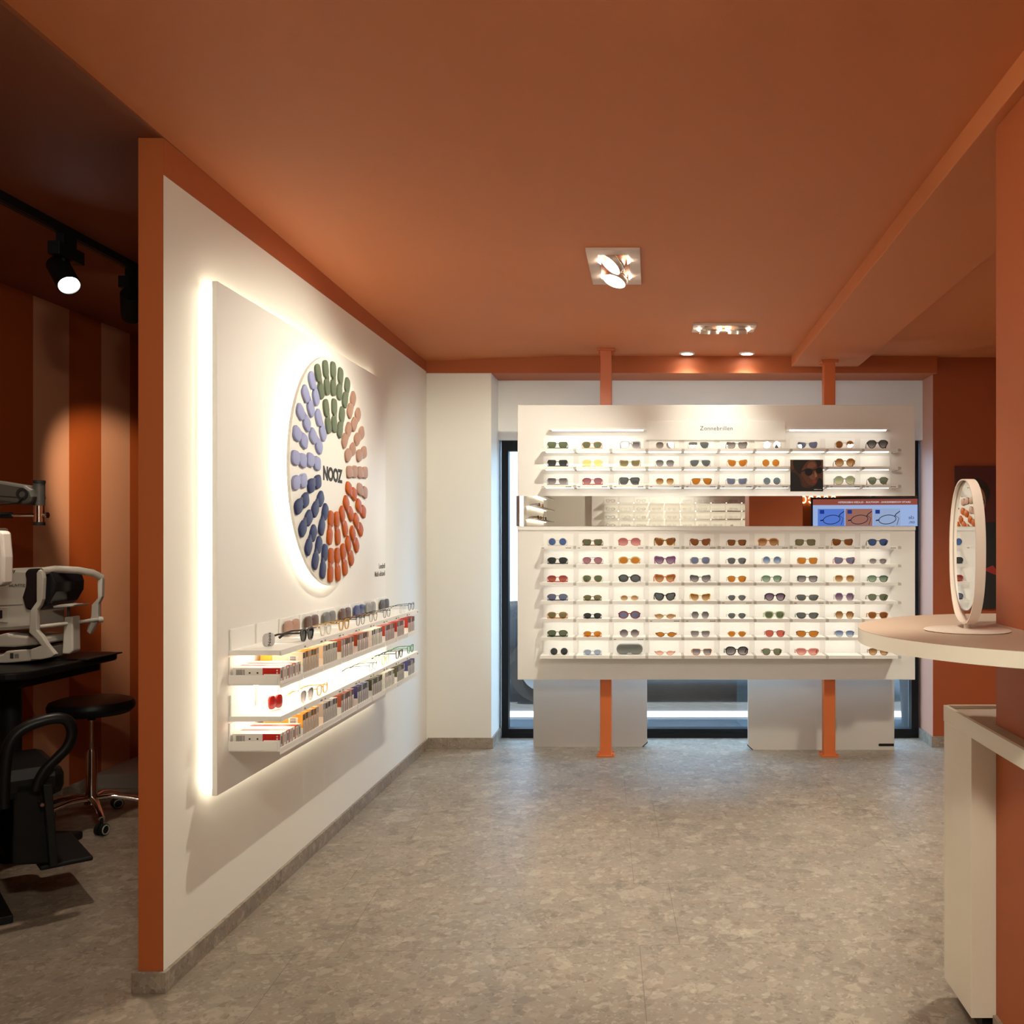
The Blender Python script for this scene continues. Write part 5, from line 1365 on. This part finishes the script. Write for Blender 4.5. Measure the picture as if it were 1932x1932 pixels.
for r in range(4):
    for c in range(9):
        if (r, c) in ((0, 1), (0, 4), (2, 6), (3, 8), (1, 7)): continue
        if c < 3:
            fr, t = ('rose', T2) if (r, c) == (0, 0) else ('black', T2 if c == 0 else T1)
        else:
            fr, t = seq[(r*2+c) % 6], T0
        kind = ('square', 'panto', 'cat', 'softsquare')[(r+c) % 4]
        back_glasses(r, c, kind, fr, f"{FW.get(fr, fr)} {KW[kind]} eyeglasses, {('top', 'second', 'third', 'fourth')[r]} row, {ORD[c]} tray of the mirrored eyeglasses wall", t)
# display wall beside it
sw = thing('side_display', 'narrow white display with a glowing vertical edge, seen at the end of the mirror strip', 'display wall', (-1.548, 0.2, 0))
MB().box(0, 0.03, -1.3, 1.0, 0.6, 2.35).build('panel', M['panel'], sw)
MB().box(0.0, 0.03, 1.02, 1.07, 0.6, 2.35).build('edge_light', M['ledshelf'], sw)
for z in (2.02, 1.86, 1.70, 1.55):
    MB().box(0.03, 0.17, -1.2, 0.85, z-0.006, z).box(0.165, 0.17, -1.2, 0.85, z-0.02, z).build('shelf_board', M['tray'], sw)
    MB().box(0.05, 0.06, -1.1, 0.75, z-0.014, z-0.007).build('light_strip', M['led'], sw)
for i, (y, z, fr) in enumerate(((0.72, 1.70, 'black'), (0.45, 1.70, 'tortoise'), (0.18, 1.70, 'honey'), (0.60, 1.86, 'gunmetal'), (0.25, 1.86, 'amber'), (-0.1, 1.70, 'black'))):
    eyewear('eyeglasses', f"{FW.get(fr, fr)} eyeglasses, {ORD[i]} on the side display seen in the mirror strip", 'eyeglasses', (-1.548+0.150, y, z+0.0005), R(90), 'panto', FR[fr], LE['clear'], T2, False, 'eyeglasses on the side display')
# screen with lens advertising
scn = thing('advertising_screen', 'hanging screen with three lens pictures, seen reversed at the end of the mirror strip', 'screen', (2.28, 2.75, 1.20))
scn.rotation_euler = (0, 0, R(187))
def SB(nm, x0, x1, z0, z1, y, mt, d=0.0008): return MB().box(x0, x1, y-d, y, z0, z1).build(nm, mt, scn)
MB().box(-0.64, 0.64, 0.0, 0.05, 0, 0.68).build('casing', M['black'], scn)
MB().cyl((0.0, 0.07, 0.30), (0.0, 0.07, 1.515), 0.022).box(-0.2, 0.2, 0.05, 0.07, 0.2, 0.5).build('ceiling_mount', M['blackmat'], scn)
E = lambda nm, c, s=1.0: emit('screen_' + nm, c, s)
SB('picture', -0.62, 0.62, 0.015, 0.66, 0.0, E('pale_blue', (0.36, 0.48, 0.78), 0.9))
SB('red_banner', -0.62, 0.62, 0.600, 0.66, -0.001, E('red', (0.30, 0.075, 0.05), 0.9))
text('banner_lettering', 'GRATIS VOORBEREIDING - MONTUUR - GLAZEN INBEGREPEN', 0.026, E('white', (0.85, 0.88, 0.95), 0.8), (0.0, -0.002, 0.619), '-y', 'CENTER', scn)
for k, (x, cc) in enumerate(((-0.125, (0.33, 0.42, 0.64)), (0.155, (0.34, 0.15, 0.11)), (0.435, (0.10, 0.20, 0.66)))):
    SB('lens_picture', x-0.135, x+0.135, 0.385, 0.560, -0.0015, E('tile%d' % k, cc, 0.9))
    SB('blue_square', x+0.07, x+0.115, 0.51, 0.55, -0.0025, E('blue', (0.02, 0.05, 0.30), 0.8))
    g_ = MB()
    el = [(x - 0.005 + 0.085*math.cos(2*math.pi*i/32), 0.450 + 0.045*math.sin(2*math.pi*i/32)) for i in range(32)]
    g_.tube([(a, -0.005, b + 0.1*(x-a)) for a, b in el], 0.0035, 8, closed=True)
    g_.tube([(x-0.075, -0.005, 0.478), (x-0.09, -0.005, 0.505), (x-0.13, -0.005, 0.535)], 0.004, 8)
    g_.tube([(x+0.08, -0.005, 0.445), (x+0.11, -0.005, 0.440)], 0.006, 8)
    g_.tube([(x-0.085, -0.005, 0.490), (x-0.12, -0.005, 0.465), (x-0.10, -0.005, 0.395)], 0.0025, 8)
    g_.build('printed_glasses', E('ink', (0.02, 0.03, 0.06), 0.5), scn)
    text('caption_lettering', 'Essentieel', 0.050, E('ink', (0.02, 0.03, 0.06), 0.5), (x, -0.002, 0.335), '-y', 'CENTER', scn)
for zz, w_ in ((0.455, 'cle'), (0.410, 'on.')):
    text('caption_lettering', w_, 0.050, E('ink', (0.02, 0.03, 0.06), 0.5), (-0.34, -0.002, zz), '-y', 'RIGHT', scn)
# glowing line lettering on the far orange wall
ns = thing('neon_sign', 'warm glowing line sign high on the orange wall, seen reversed in the mirror strip', 'sign', (2.42, -1.535, 1.93))
for k in range(6):
    x = -0.28 + k*0.11
    pts = [(x + 0.035*math.cos(R(a_)), 0, 0.11 + 0.05*math.sin(R(a_))) for a_ in range(-150, 160 + 10*k, 20)]
    MB().tube(pts, 0.006, 8).build('glowing_tube', emit('neon_warm', (1.0, 0.72, 0.35), 9.0), ns)
MB().tube([(0.24, 0, -0.05), (0.30, 0, 0.01), (0.36, 0, -0.05)], 0.006, 8).build('glowing_tube', emit('neon_warm', (1.0, 0.72, 0.35), 9.0), ns)
MB().tube([(0.27, 0, 0.05), (0.33, 0, 0.05)], 0.006, 8).build('glowing_tube', emit('neon_warm', (1.0, 0.72, 0.35), 9.0), ns)
